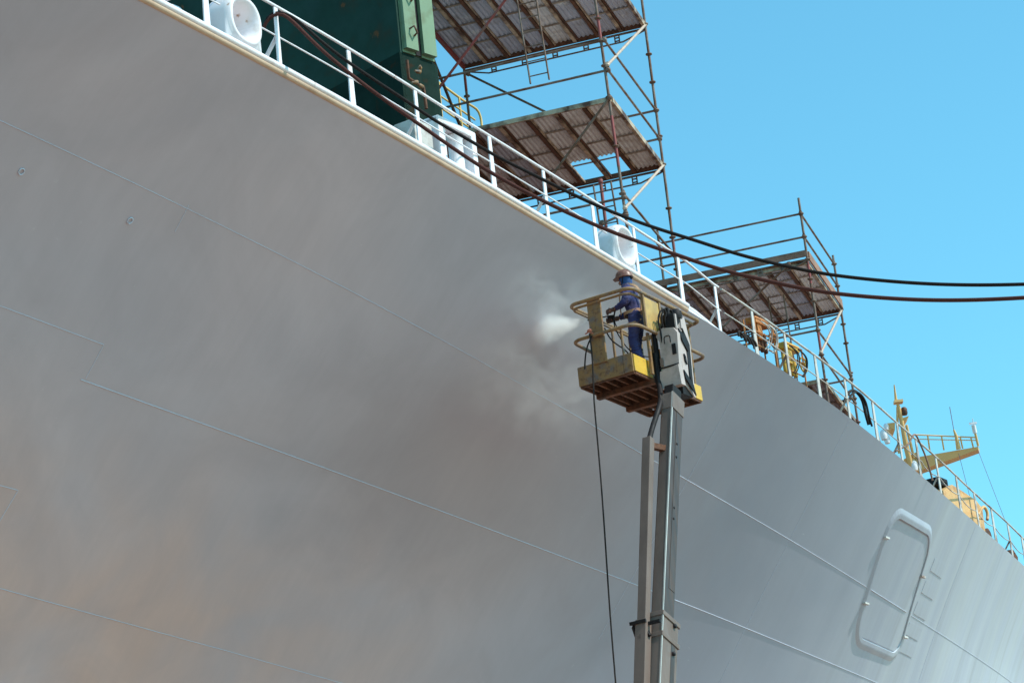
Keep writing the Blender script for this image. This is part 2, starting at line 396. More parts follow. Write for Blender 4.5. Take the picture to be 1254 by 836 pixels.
# two small welded rings
for px, py in ((26, 210), (159, 270)):
    h = hull_hit(px, py); c = hull_pt(*h, .008); n = (hull_pt(*h, .1) - hull_pt(*h)).normalized(); u = n.orthogonal().normalized(); w = n.cross(u)
    mb = MB(); mb.sweep([c + (u * math.cos(a) + w * math.sin(a)) * .045 for a in np.linspace(0, 2 * math.pi, 16, endpoint=False)], .010, 6, closed=True)
    hull_uv(mb.build('lifting_ring', M['seam'], ship))

# raised frame round the side door
def door():
    cs = [hull_hit(*p) for p in ((1094, 619), (1146, 650), (1099, 811), (1042, 786))]
    s0 = (cs[0][0] + cs[3][0]) / 2; s1 = (cs[1][0] + cs[2][0]) / 2; z1 = (cs[0][1] + cs[1][1]) / 2; z0 = (cs[2][1] + cs[3][1]) / 2
    print('DOOR', cs, s0, s1, z0, z1)
    wid, hei = s1 - s0, z1 - z0
    def bil(s, z):      # the opening is slightly skewed: bilinear between its four corners
        u, v = (s - s0) / wid, (z - z0) / hei; a = [cs[3][k] * (1 - u) + cs[2][k] * u for k in (0, 1)]; b = [cs[0][k] * (1 - u) + cs[1][k] * u for k in (0, 1)]
        return a[0] * (1 - v) + b[0] * v, a[1] * (1 - v) + b[1] * v
    def loop(ins, rad):
        pts = []; a0, a1, b0, b1 = s0 + ins, s1 - ins, z0 + ins, z1 - ins
        for (cx, cy, st) in ((a1 - rad, b1 - rad, 0), (a0 + rad, b1 - rad, 90), (a0 + rad, b0 + rad, 180), (a1 - rad, b0 + rad, 270)):
            for k in range(9): t = R(st + k * 11.25); pts.append((cx + math.cos(t) * rad, cy + math.sin(t) * rad))
        # refine long sides
        out = []
        for (a, b), (c, d) in zip(pts, pts[1:] + pts[:1]):
            n = max(1, int(math.hypot(c - a, d - b) / .15))
            for i in range(n): out.append((a + (c - a) * i / n, b + (d - b) * i / n))
        return out
    rad = .62; wd = .15; hgt = .045
    lo_ = loop(0, rad); n = len(lo_)
    def ring(ins, off):
        # same angular sampling, moved inward
        cx, cy = (s0 + s1) / 2, (z0 + z1) / 2; res = []
        for i, (a, b) in enumerate(lo_):
            (pa, pb), (na, nb) = lo_[i - 1], lo_[(i + 1) % n]; tx, ty = na - pa, nb - pb; l = math.hypot(tx, ty); nx, ny = -ty / l, tx / l
            res.append(hull_pt(*bil(a + nx * ins, b + ny * ins), off))
        return res
    prof = [(-.06, -.01), (.0, hgt * .45), (.045, hgt * .9), (.07, hgt), (wd - .008, hgt), (wd, hgt * .85), (wd, -.01)]
    rings = [ring(i, o) for i, o in prof]; mb = MB()
    for r0, r1 in zip(rings, rings[1:]): mb.add(r0 + r1, [(i, (i + 1) % n, n + (i + 1) % n, n + i) for i in range(n)])
    fr = hull_uv(mb.build('door_frame', M['hull'], ship)); tag(fr, 'raised frame with rounded corners around the side door')
    # lugs on the rim
    for fx, fz in ((s0 + .08, z0 + (z1 - z0) * .78), (s1 - .08, z0 + (z1 - z0) * .66), (s0 + .08, z0 + (z1 - z0) * .30), (s1 - .08, z0 + (z1 - z0) * .2)):
        l = MB(); c = hull_pt(*bil(fx, fz), hgt + .012); l.box(c, AX * .10, UP * .022, NR * .03); l.build('lug', M['white_far'], fr)
    # the door leaf inside the frame: a slightly proud plate
    pl = MB(); ins = wd + .03; rad_ = 0
    rows_s = np.linspace(s0 + ins, s1 - ins, 8); rows_z = np.linspace(z0 + ins, z1 - ins, 18)
    pl.grid([[hull_pt(*bil(s, z), .012) for z in rows_z] for s in rows_s])
    hull_uv(pl.build('door_panel', M['hull'], fr))
    def us_(u): a, b = bil(s0 + ins + (s1 - s0 - 2 * ins) * u, z0 + hei * .5); return a
    bead([hull_pt(x, float(z_one(x)[0]), .018) for x in np.linspace(us_(.04), us_(.96), 8)], .008).build('weld_seam', M['seam'], fr)
    return s0, s1, z0, z1
DR = door()
# small doubler plates aft of the door
for k, z in enumerate((0.80, 0.62, 0.45, 0.28, .14)):
    zc = DR[2] + (DR[3] - DR[2]) * z; sc = DR[1] + .75
    mb = MB(); mb.grid([[hull_pt(s, zz, .009) for zz in np.linspace(zc - .13, zc + .13, 4)] for s in np.linspace(sc - .5, sc + .5, 5)], False)
    e = [hull_pt(sc - .5, zc - .13), hull_pt(sc + .5, zc - .13), hull_pt(sc + .5, zc + .13), hull_pt(sc - .5, zc + .13)]
    t = [hull_pt(sc - .5, zc - .13, .009), hull_pt(sc + .5, zc - .13, .009), hull_pt(sc + .5, zc + .13, .009), hull_pt(sc - .5, zc + .13, .009)]
    mb.add(e + t, [(i, (i + 1) % 4, 4 + (i + 1) % 4, 4 + i) for i in range(4)])
    hull_uv(mb.build('doubler_plate', M['hull'], ship))

def lift_(s): return .12 * min(1., max(0., (42.6 - s) / 1.2))
# white half-round gunwale bar, ends beside the basket
def edge(s, dl=0., z=ZD): return SP(s, float(row_lat('deck', s)[0]) + dl, z)
gw = MB(); gw.sweep([edge(s, .0, ZD + .085) for s in np.arange(14, 41.5, .5)], .05, 12); gw.build('gunwale_bar', M['white'], ship)
gw = MB(); gw.sweep([edge(s, -.03, ZD + .02) for s in np.arange(14, 41.2, .5)], .05, 12); gw.build('gunwale_underside', M['bounce_tan'], ship)  # lower strip painted tan to imitate ground bounce and dirt on white
kb = MB(); kp = [edge(s, -.055, ZD - .01) for s in np.arange(14, 42.6, .5)]; kb.grid([kp, [p + UP * (.125 if i < len(kp) - 1 else .03) for i, p in enumerate(kp)]], False); kb.build('kerb_plate', M['white'], ship)
fp = MB()
pts = [edge(s, -.05, ZD - .004 + lift_(s)) for s in np.arange(14, 80, .5)]
fp.grid([pts, [p + UP * .05 for p in pts]], False); p2_ = [p - NR * .015 for p in pts]; fp.grid([[p + UP * .05 for p in pts], [p + UP * .05 for p in p2_]], False)
fp.grid([[p + UP * .05 for p in p2_], p2_], False)
fp.build('waterway_bar', M['white'], ship)

# guard rail along the deck edge
RH = 1.0; RL = -.085
rail = bpy.data.objects.new('guard_rail', None); COL.objects.link(rail); rail.parent = ship; tag(rail, 'white two-bar guard rail along the deck edge')
bases = [(160, -8), (254, 25), (343, 75), (433, 128), (515, 175), (606, 228), (672, 266), (732, 304), (783, 336), (837, 366), (882, 398), (927, 426), (968, 459), (1005, 484), (1042, 515), (1076, 541), (1106, 565), (1129, 584), (1153, 603), (1178, 626), (1200, 646), (1221, 664), (1241, 682), (1258, 696)]
ps = []
def s_at(px, py, off):
    s_ = atZ(px, py, ZD).dot(AX)
    for _ in range(6): s_ = onL(px, py, float(row_lat('deck', s_)[0]) + off).dot(AX)
    return s_
for b in bases: ps.append(s_at(*b, RL))
ps = [ps[0] - 4, ps[0] - 2] + ps + [ps[-1] + 1.9 * k for k in range(1, 6)]
braced = {343, 515, 672, 882, 968, 1042, 1106, 1153, 1241}
def rp(s, h, dl=0.): return edge(s, RL + dl, ZD + h + lift_(s))
for i, s in enumerate(ps):
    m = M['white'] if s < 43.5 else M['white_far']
    mb = MB(); w0, w1 = (.13, .08) if (i % 2) else (.09, .075)
    b = rp(s, 0); t = rp(s, RH - .03); d = AX
    mb.prism([b - d * w0 / 2, b + d * w0 / 2, t + d * w1 / 2, t - d * w1 / 2], -NR * .022)
    po = mb.build('rail_post', m, rail)
    near = min(bases, key=lambda q: abs(s_at(*q, RL) - s))
    if near[0] in braced and abs(s_at(*near, RL) - s) < .3:
        bb = MB(); bb.bar(rp(s, RH * .52, -.03), rp(s - .05, 0.0, -.42), .075, .012, side=AX); bb.build('post_stay', m, po)
def railrun(name, h, r, sag=0, s0=None, s1=None):
    s0 = ps[0] if s0 is None else s0; s1 = ps[-1] if s1 is None else s1
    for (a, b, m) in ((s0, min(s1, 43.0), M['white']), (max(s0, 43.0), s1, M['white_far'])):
        if b - a < .3: continue
        pts = []
        for s in np.arange(a, b + .01, .2):
            dz = 0
            if sag:
                j = max([k for k in range(len(ps)) if ps[k] <= s + 1e-6] or [0]); 
                if j < len(ps) - 1 and s > 56:
                    t = (s - ps[j]) / (ps[j + 1] - ps[j]); dz = -sag * 4 * t * (1 - t)
            pts.append(rp(float(s), h + dz, -.01 + .01 * math.sin(s * .9)))
        mb = MB(); mb.sweep(pts, r, 8); mb.build(name, m, rail)
CH = []

# oval mooring chocks
def chock2(px, py, sw, sh, lbl):
    s = s_at(px, py, -.06); c = edge(s, -.10, ZD + sh + .16); n = 48; mb = MB(); rows = []
    prof = [('sq', -.30), ('sq', -.01), ('sq', .03), (.99, .05), (.95, .09), (.88, .105), (.80, .09), (.71, .04), (.62, -.05), (.56, -.18), (.55, -.42)]
    for k in range(n + 1):
        a = 2 * math.pi * k / n; ca, sa = math.cos(a), math.sin(a); row = []
        for i, (f, o) in enumerate(prof):
            if f == 'sq':
                g = .98 if i == 2 else 1.0
                if sa < 0: m_ = max(abs(ca), abs(sa)); x, y = ca / m_ * sw * g * (1 + .06 * abs(sa)), sa / m_ * (sh + .07)
                else: x, y = math.copysign(abs(ca) ** .8, ca) * sw * g, abs(sa) ** .85 * sh * g
            else:
                x, y = math.copysign(abs(ca) ** .85, ca) * sw * f * .97, math.copysign(abs(sa) ** .85, sa) * sh * f * .97
            row.append(c + AX * x + UP * y + NR * o)
        rows.append(row)
    mb.grid(rows); o = mb.build('mooring_chock', M['white'], ship); tag(o, lbl); CH.append(s); return o
chock2(300, 52, .37, .39, 'white oval mooring chock at the left end of the rail')
chock2(767, 327, .34, .40, 'white oval mooring chock behind the basket')

railrun('top_rail', RH, .023)
cuts = [ps[0]] + [x for c_ in sorted(CH) for x in (c_ - .45, c_ + .45)] + [ps[-1]]
for i_ in range(0, len(cuts), 2): railrun('mid_rail', RH * .52, .0125, .10, cuts[i_], cuts[i_ + 1])
def roller_box():
    s = s_at(560, 209, -.25); c = edge(s, -.34, ZD + .1); W = .46; H = .93
    root = bpy.data.objects.new('roller_fairlead', None); COL.objects.link(root); root.parent = ship; root.location = c - WORLD(ship); tag(root, 'white square fairlead with upright rollers')
    mb = MB()
    mb.bbox(c + AX * -W + UP * H / 2, AX * .07, NR * .17, UP * H / 2, .03); mb.bbox(c + AX * W + UP * H / 2, AX * .07, NR * .17, UP * H / 2, .03)
    mb.bbox(c + UP * (H - .05), AX * (W + .07), NR * .172, UP * .055, .03); mb.bbox(c + UP * .05, AX * (W + .07), NR * .172, UP * .05, .02)
    mb.build('frame', M['white'], root)
    for x in (-.24, .16):
        rr = MB(); r_ = .12 if x > 0 else .075
        rr.lathe(c + AX * x + UP * .08, UP, [(r_ * 1.15, 0), (r_ * 1.15, .03), (r_, .05), (r_, H - .26), (r_ * 1.15, H - .24), (r_ * 1.15, H - .2)], 16); rr.build('roller', M['white'], root)
    # grey locker beside it
    lk = MB(); lk.bbox(c + AX * -.86 + UP * .36 - NR * .1, AX * .24, NR * .2, UP * .36, .02); lk.build('locker', M['white_far'], root)
roller_box()
# small white block and mooring bitts by the rail
mb = MB(); b = atZ(361, 90, ZD); s = b.dot(AX); mb.bbox(edge(s, -.3, ZD + .12), AX * .2, NR * .12, UP * .12, .03); mb.build('deck_block', M['white'], ship)
for px, py in ((270, 38), (205, 0)):
    bt = MB(); b = atZ(px, py, ZD); s = b.dot(AX); bt.lathe(edge(s, -.75, ZD), UP, [(.15, 0), (.15, .5), (.21, .52), (.22, .62), (.16, .66)], 20)
    bt.build('mooring_bitt', M['white'], ship)
# white locker corner seen at the very left, above the rail
mb = MB(); b = onL(196, 8, -21.4); mb.bbox(b + UP * .55 - AX * .5, AX * .55, NR * .3, UP * .5, .03); mb.build('vent_box', M['white'], ship)

# green deckhouse / crane pedestal behind the rail
def green():
    a = R(43); f1 = V((math.sin(a), math.cos(a), 0)); f2 = V((-math.cos(a), math.sin(a), 0))   # f1 along lit face, f2 along dark face to the left
    c = onL(490, 62, -24.6); z_ = c.z; print('GREEN', c)
    root = bpy.data.objects.new('green_deckhouse', None); COL.objects.link(root); root.parent = ship; root.location = V((c.x, c.y, ZD)) - WORLD(ship); tag(root, 'dark green steel deckhouse behind the rail')
    C0 = V((c.x, c.y, 0)); T = z_ + 5
    mb = MB(); mb.prism([C0 + UP * ZD, C0 + f1 * .06 + UP * ZD, C0 + f1 * .06 + f2 * 9 + UP * ZD, C0 + f2 * 9 + UP * ZD], UP * (T - ZD)); mb.build('dark_wall', M['green'], root)
    up = MB(); W = .86
    up.prism([C0 + f1 * .065 + UP * z_, C0 + f1 * W + UP * z_, C0 + f1 * W + f2 * 4 + UP * z_, C0 + f1 * .065 + f2 * 4 + UP * z_], UP * (T - z_)); up.build('block', M['ltgreen'], root)
    # two raised panels with a black slot between them
    for u0, u1 in ((.08, .38), (.52, .84)):
        p = MB(); n_ = -f2
        p.box(C0 + f1 * (u0 + u1) / 2 + n_ * .05 + UP * (z_ + 2.45), f1 * (u1 - u0) / 2, n_ * .05, UP * 2.4); p.build('side_panel', M['ltgreen'], root)
    sl = MB(); sl.box(C0 + f1 * .45 - f2 * .012 + UP * (z_ + 2.4), f1 * .068, f2 * .012, UP * 2.4); sl.build('slot', M['black'], root)
    for zz in (.45, 1.15, 1.8):
        h = MB(); h.sweep([C0 + f1 * .2 - f2 * .1 + UP * (z_ + zz), C0 + f1 * .22 - f2 * .2 + UP * (z_ + zz + .02), C0 + f1 * .28 - f2 * .2 + UP * (z_ + zz - .1), C0 + f1 * .3 - f2 * .1 + UP * (z_ + zz - .12)], .02, 6)
        h.build('handle', M['steel'], root)
    # lower body with a rounded corner
    lo = MB(); poly = []
    for k in range(9): t = R(-90 + k * 13); poly.append(C0 + f1 * (.62 + math.sin(t + math.pi / 2) * .5) + f2 * (.5 - math.cos(t + math.pi / 2) * .5))
    poly = [C0 - f1 * .02 + f2 * 9, C0 - f1 * .02 + f2 * .0] + [C0 + f1 * (.75 + .42 * math.sin(R(k * 15))) + f2 * (.42 - .42 * math.cos(R(k * 15))) for k in range(7)] + [C0 + f1 * 1.17 + f2 * 4]
    lo.prism([p + UP * ZD for p in poly], UP * (z_ - .03 - ZD)); lo.build('lower_body', M['green_shaded'], root)  # shadow over this body is painted in as darker green
    # yellow valve gear in its lower corner
    vg = MB(); q = onL(513, 100, -24.2)
    for k in range(5):
        p = q + f1 * random.uniform(-.1, .15) + UP * random.uniform(-.3, .3); vg.lathe(p, V((random.uniform(-1, 1), -1, random.uniform(-.5, 1))), [(.02, -.06), (.04, -.05), (.04, .03), (.02, .05), (.02, .1)], 10)
    vg.build('valve_gear', M['yellow_worn'], root)
    vp = MB(); vp.sweep([q + f1 * -.25 + UP * .35, q + f1 * -.25, q + f1 * .1 - UP * .1, q + f1 * .12 - UP * .5], .03, 8); vp.build('pipe', M['rust'], root)
green()
# yellow stair handrail beyond the deckhouse
def handrail():
    lat = -27.5
    root = bpy.data.objects.new('yellow_handrail', None); COL.objects.link(root); root.parent = ship; tag(root, 'yellow tube handrail beyond the green deckhouse')
    A = [onL(x, y, lat) for x, y in ((530, 96), (556, 115), (578, 130), (586, 137), (589, 146), (590, 156), (593, 182))]
    a = MB(); a.sweep(smooth_path(A, 4), .026, 8); a.build('top_rail', M['yellow_rail'], root)
    for dz in (-.30, -.58):
        b = MB(); b.tube(onL(530, 96, lat) + UP * dz, onL(580, 131, lat) + UP * dz, .02, 6); b.build('mid_rail', M['yellow_rail'], root)
    for x, y in ((537, 101), (562, 119)):
        p = onL(x, y, lat); b = MB(); b.tube(p, p - UP * 1.1, .024, 6); b.build('post', M['yellow_rail'], root)
    pl = MB(); p = onL(555, 114, lat); d = (onL(580, 131, lat) - onL(530, 96, lat)).normalized()
    pl.box(p - UP * 1.13 - NR * .4, d * 1.2, NR * .45, UP * .03); pl.build('walkway', M['green'], root)
    st = MB(); st.box(V((p.x, p.y, (ZD + p.z - 1.15) / 2)) - NR * .5, d * .2, NR * .2, UP * ((p.z - 1.15 - ZD) / 2)); st.build('walkway_leg', M['green'], root)
handrail()

# ------------------------------------------------------------------ yellow mast far forward
def mast():
    d = 84.
    def P(x, y, dd=0): return atD(x, y, d + dd)
    k = d / FPX
    b = P(1112, 585); root = bpy.data.objects.new('foremast', None); COL.objects.link(root); root.parent = ship; root.location = V((b.x, b.y, ZD)) - WORLD(ship); tag(root, 'yellow foremast with a long yard and aerials')
    foot = P(1113, 585); yk = M['yellow_mast']
    t = MB(); t.lathe(V((foot.x, foot.y, ZD)), UP, [(.35, 0), (.35, foot.z - ZD)], 14); t.build('tower', yk, root)
    m = MB(); m.sweep([P(1116, 572), P(1110, 548), P(1106, 526), P(1101, 500), P(1097, 488), P(1095, 471)], .1, 10, rad=[.10, .09, .075, .06, .045, .02]); m.build('pole', yk, root)
    s = MB(); s.sweep([P(1101, 555), P(1099, 520), P(1099, 498)], .04, 8); s.sweep([P(1119, 560), P(1110, 520)], .045, 8); s.build('stay', yk, root)
    pf = MB()
    pf.prism([P(1086, 518), P(1096, 517), P(1096, 526), P(1091, 524)], V((0, .7, 0))); pf.build('lamp_platform', yk, root); pf = MB(); pf.prism([P(1104, 512), P(1113, 509), P(1110, 514), P(1105, 516)], V((0, .6, 0)))
    pf.build('lamp_platform', yk, root); pf = MB(); pf.box(P(1100, 492), V((.14, 0, 0)), V((0, .14, 0)), UP * .04); pf.build('lamp_platform', yk, root)
    lamp = MB(); lamp.lathe(P(1108, 508), UP, [(.08, 0), (.1, .05), (.1, .2), (.06, .25)], 12); lamp.build('lamp', M['rust'], root)
    base = MB(); base.prism([P(1100, 566), P(1124, 552), P(1128, 566), P(1110, 590), P(1100, 588)], V((0, 1.2, 0))); base.build('mast_house', yk, root)
    for x, y, r_ in ((1085, 521, .08), (1082, 530, .12), (1086, 536, .10), (1119, 568, .12)):
        dm = MB(); dm.lathe(P(x, y), UP, [(r_ * .8, -r_ * 1.8), (r_, -r_), (r_, 0), (r_ * .85, r_ * .5), (r_ * .5, r_ * .87), (0.0001, r_)], 14)
        dm.build('radar_dome', M['white'], root)
    # tapered yard
    y_ = MB(); L0, L1, T0, T1 = P(1120, 578), P(1198, 550), P(1120, 560), P(1198, 546.5)
    y_.prism([L0, L1, T1, T0], V((.1, .45, 0))); y_.build('yard', yk, root)
    rr = MB(); rr.tube(P(1121, 532), P(1197, 535.5), .022, 6); rr.tube(P(1126, 537.5), P(1197, 539), .016, 6)
    for x, y0, y1 in ((1136, 533, 554), (1153, 534, 551), (1189, 536, 548), (1176, 535, 549)): rr.tube(P(x, y0), P(x + 3, y1), .026, 6)
    rr.build('yard_rail', yk, root)
    an = MB(); an.sweep([P(1174, 550), P(1171, 534), P(1168, 526)], .07, 8, rad=[.08, .05, .03]); an.build('aerial', yk, root); an = MB(); an.sweep([P(1168, 526), P(1163, 498)], .012, 6); an.build('whip_aerial', M['wire'], root); an = MB(); an.sweep([P(1198, 546), P(1194, 529)], .04, 8); an.build('aerial', yk, root)
    a2 = MB(); a2.sweep([P(1194, 530), P(1192, 520)], .07, 8); a2.sweep([P(1192, 520), P(1191, 512)], .012, 6); a2.box(P(1191.5, 518), V((.12, 0, 0)), V((0, .02, 0)), UP * .03); a2.build('wind_sensor', M['white'], root)
    w = MB(); w.tube(P(1174, 555), P(1196, 640), .008, 5); w.tube(P(1198, 552), P(1232, 640), .008, 5); w.build('stay_wire', M['wire'], root)
mast()

# ochre winch housing with a black motor by the far rail
def winch():
    def P(x, y): return onL(x, y, lat)
    lat = -25.3
    root = bpy.data.objects.new('deck_winch', None); COL.objects.link(root); root.parent = ship; tag(root, 'ochre winch housing with a dark motor on top')
    c = P(1180, 612); b = MB()
    poly = [P(1155, 600), P(1166, 593), P(1180, 602), P(1195, 612), P(1203, 622), P(1208, 660), P(1160, 640)]
    b.prism(poly, -NR * 1.2); b.build('housing', M['amber'], root)
    d = MB(); q = P(1163, 594); d.bbox(q + UP * .10 - NR * .3 - AX * .1, AX * .26, NR * .2, UP * .10, .02); d.box(q + UP * .12 - NR * .09 - AX * .05, AX * .12, NR * .02, UP * .035); d.build('motor', M['black'], root)
    h = MB(); h.sweep(smooth_path([P(1198, 630), P(1202, 623), P(1206, 621), P(1209, 627), P(1209, 636)], 4), .04, 8); h.build('exhaust_pipe', M['amber'], root)
    k = MB(); k.lathe(P(1213, 655) - NR * .1, NR, [(.15, -.15), (.2, -.1), (.2, .05), (.12, .08)], 14); k.build('drum', M['rust'], root)
winch()
mb = MB()
g0 = atZ(1250, 680, ZD + .25); mb.lathe(g0 - NR * .3, UP, [(.18, -.3), (.2, 0), (.12, .2)], 12); mb.build('mooring_bitt', M['rust'], ship)

# ------------------------------------------------------------------ scaffolds
def sheet(mb, P0, a0, a1, b0, b1, z, pitch=.075, amp=.012):
    """corrugated deck sheet, ribs along bB"""
    n = int(round((a1 - a0) / pitch)) * 4; top = []
    xs = [a0 + (a1 - a0) * i / n for i in range(n + 1)]
    rows = [[P0 + bA * x + bB * y + UP * (z + amp * (1 if (i % 4) in (1, 2) else -1)) for i, x in enumerate(xs)] for y in (b0, b1)]
    mb.grid(rows, False); mb.grid([[p + UP * .012 for p in r_] for r_ in rows], False)
class Scaffold:
    def __init__(self, name, P0, label, group='steel tube scaffolds standing on the deck'):
        self.P0 = V((P0.x, P0.y, 0)); self.root = thing(name, V((P0.x, P0.y, ZD)), label, 'scaffold', group)
    def at(self, a, b, z): return self.P0 + bA * a + bB * b + UP * z
    def pole(self, a, b, z0, z1, top_red=None, rings=None, tilt=(0, 0)):
        p, q = self.at(a, b, z0), self.at(a + tilt[0], b + tilt[1], z1)
        mb = MB(); mb.tube(p, q, .027, 10)
        for z in (rings if rings is not None else np.arange(math.floor(z0) + .45, z1, .62)):
            t = (z - z0) / (z1 - z0); c = p + (q - p) * t; mb.lathe(c, UP, [(.03, -.02), (.062, -.012), (.066, 0), (.062, .012), (.03, .02)], 10)
        o = mb.build('pole', M['steel'], self.root)
        if top_red:
            for r0, r1 in top_red:
                t0 = (r0 - z0) / (z1 - z0); t1 = (r1 - z0) / (z1 - z0); rb = MB(); rb.tube(p + (q - p) * t0, p + (q - p) * t1, .0285, 10); rb.build('red_sleeve', M['redsteel'], o)
    def tube(self, A, B, name='ledger', m='steel', r=.024, couple=True):
        p, q = self.at(*A), self.at(*B); mb = MB(); mb.tube(p, q, r, 8); d = (q - p).normalized()
        if couple:
            for c in (p, q): mb.lathe(c, d, [(.026, -.045), (.044, -.035), (.044, .035), (.026, .045)], 8); mb.box(c + UP * .03, bA * .03, bB * .03, UP * .025)
        return mb.build(name, M[m], self.root)
    def platform(self, a0, a1, b0, b1, z, nb=7, hole=None, sm='sheet'):
        """bays of corrugated sheet carried by joists that run along bB, on edge beams along bA"""
        w = (a1 - a0) / nb
        root = bpy.data.objects.new('platform', None); COL.objects.link(root); root.parent = self.root; root.location = self.at((a0 + a1) / 2, (b0 + b1) / 2, z) - WORLD(self.root)
        for i in range(nb):
            bb1 = b1 if not (hole and i in hole) else b0 + (b1 - b0) * .72
            mb = MB(); sheet(mb, self.P0, a0 + w * i + .004, a0 + w * (i + 1) - .004, b0 + .03, bb1 - .03, z, .085, .012)
            mb.build('deck_sheet', M['sheet_pale' if (i * 7 + int(z * 3)) % 5 in ((0, 1, 2, 4) if sm != 'sheet' else (1,)) else 'sheet'], root)
            if i:
                j = MB(); x = a0 + w * i
                j.box(self.at(x, (b0 + b1) / 2, z - .045), bA * .028, bB * ((b1 - b0) / 2 - .04), UP * .032); j.box(self.at(x, (b0 + b1) / 2, z - .08), bA * .034, bB * ((b1 - b0) / 2 - .04), UP * .005)
                j.build('joist', M['joist'] if i % 2 else M['rust'], root); j = MB(); j.box(self.at(x + .058, (b0 + b1) / 2, z - .035), bA * .014, bB * ((b1 - b0) / 2 - .04), UP * .022); j.build('joist', M['rust'] if i % 2 else M['joist'], root)
        for y in np.linspace(b0, b1, 5)[1:-1]:
            j = MB(); j.box(self.at((a0 + a1) / 2, y, z - .022), bA * ((a1 - a0) / 2 - .05), bB * .03, UP * .004); j.build('cross_strap', M['strapm'], root)
        for y, m in ((b0, 'joist'), (b1, 'redsteel')):
            e = MB(); e.box(self.at((a0 + a1) / 2, y, z - .03), bA * ((a1 - a0) / 2), bB * .025, UP * .045); e.build('edge_beam', M[m] if y == b0 else M['rust'], root)
        for x in (a0, a1):
            e = MB(); e.box(self.at(x, (b0 + b1) / 2, z - .035), bA * .03, bB * ((b1 - b0) / 2 - .026), UP * .05); e.build('side_beam', M['redsteel'] if x == a0 else M['joist'], root)
        return root
    def truss(self, a0, a1, b, z, drop=.2, m='steel', n=5):
        mb = MB(); L_ = a1 - a0; mb.tube(self.at(a0, b, z), self.at(a1, b, z), .024, 8)
        mb.sweep([self.at(a0 + .02, b, z - .03), self.at(a0 + L_ * .13, b, z - drop), self.at(a1 - L_ * .13, b, z - drop), self.at(a1 - .02, b, z - .03)], .017, 8)
        for k in range(n):
            x = a0 + L_ * (.16 + .68 * k / (n - 1))
            for s_ in (-.045, .045): mb.box(self.at(x + s_, b, z - drop / 2), bA * .012, bB * .012, UP * drop / 2)
            for zz in (.35, .75): mb.box(self.at(x, b, z - drop * zz), bA * .045, bB * .01, UP * .012)
        mb.build('truss', M[m], self.root)
def ladder(p0, p1, across, w, label, step=.28, m='redsteel'):
    t = thing('scaffold_ladder', p0, label, 'ladder', 'short ladders clamped to the scaffolds'); d = (p1 - p0); n = int(d.length / step)
    for s_ in (-1, 1):
        mb = MB(); mb.tube(p0 + across * w / 2 * s_, p1 + across * w / 2 * s_, .017, 8); mb.build('stile', M[m], t)
    for k in range(n):
        c = p0 + d * ((k + .5) / n); mb = MB(); mb.tube(c - across * w / 2, c + across * w / 2, .012, 6); mb.build('rung', M[m], t)
    return t

# tower one ---------------------------------------------------------------
P1 = onL(772, 307, -21.75)
T1 = Scaffold('scaffold_tower', P1, 'tall two-platform scaffold tower rising behind the rail beside the green deckhouse')
D1 = 3.57; W1 = -3.78
T1.pole(0, 0, 18.42, 26, [(20.0, 21.0), (22.55, 23.0)], [19.06, 19.48, 20.4, 21.37, 22.0, 22.5, 22.95, 23.6, 24.4], tilt=(-.12, 0))
T1.pole(0, D1, ZD, 26, [(19.6, 19.9)], [18.6, 19.2, 19.85, 20.45, 21.36, 21.95, 22.5, 23.1, 23.7, 24.35])
T1.pole(W1 + .07, 0, ZD, 26, [(22.2, 22.9), (20.5, 21.3)], [22.0, 22.5, 23.2, 23.8, 24.4], tilt=(-.1, 0))
T1.pole(W1, D1, ZD, 26, [(23.8, 24.1)], [22.0, 22.5, 23.1, 23.7])
ZL, ZU = 21.37, 24.38
T1.platform(W1, -.02, 0.03, D1, ZL, 7, hole=(4, 5), sm='pale'); T1.platform(W1, -.02, 0.03, D1, ZU, 8)
T1.truss(W1, 0, D1 + .05, ZU - .1, .17, 'steel'); T1.truss(W1, 0, D1 + .05, ZL - .1, .17, 'steel')
for z in (21.9, 22.5):
    T1.tube((W1, 0, z), (0, 0, z)); T1.tube((W1, D1, z), (0, D1, z)); T1.tube((0, 0, z), (0, D1, z))
for z in (19.48,):
    T1.tube((W1, 0, z - .08), (0, 0, z - .08)); T1.tube((W1, D1, z), (0, D1, z)); T1.tube((0, 0, z), (0, D1, z))
T1.tube((0, 0, 22.0), (.0, D1, ZU - .05), 'brace', 'pink', .028); T1.tube((0, 0, 19.2), (0, D1, ZL - .03), 'brace', 'pink', .028)
T1.tube((W1 + .02, -.04, 21.75), (-.75, -.04, 24.75), 'brace', 'redsteel', .027)
T1.tube((W1 + .05, D1 + .06, 24.2), (-.3, D1 + .06, 21.5), 'brace', 'steel', .024)
T1.tube((-1.35, -.04, 20.0), (-.03, -.04, 21.34), 'brace', 'steel', .024)
def onA(sc, px, py, a):
    r = ray(px, py); o = sc.at(a, 0, 0); return CAM + r * ((o - CAM).dot(bA) / r.dot(bA))
mb = MB(); mb.tube(onA(T1, 498, -8, W1 - .06), onA(T1, 564, 156, W1 - .06), .03, 8); mb.build('brace', M['rust'], T1.root)
T1.tube((-.45, .25, 18.3), (-.45, .25, 19.9), 'stub_pole', 'redsteel', .03); T1.tube((-.45, 0, 19.0), (0.0, 0, 19.1), 'ledger')
ladder(T1.at(-1.28, -.06, 21.95), T1.at(-1.38, -.06, 24.3), bA, .36, 'ladder hanging under the top platform of the tall scaffold', m='steel')
pa = T1.at(-.34, .10, 18.55); ladder(pa, pa + UP * 1.25 - bA * .05, bA, .33, 'short ladder under the lower platform of the tall scaffold', m='steel')

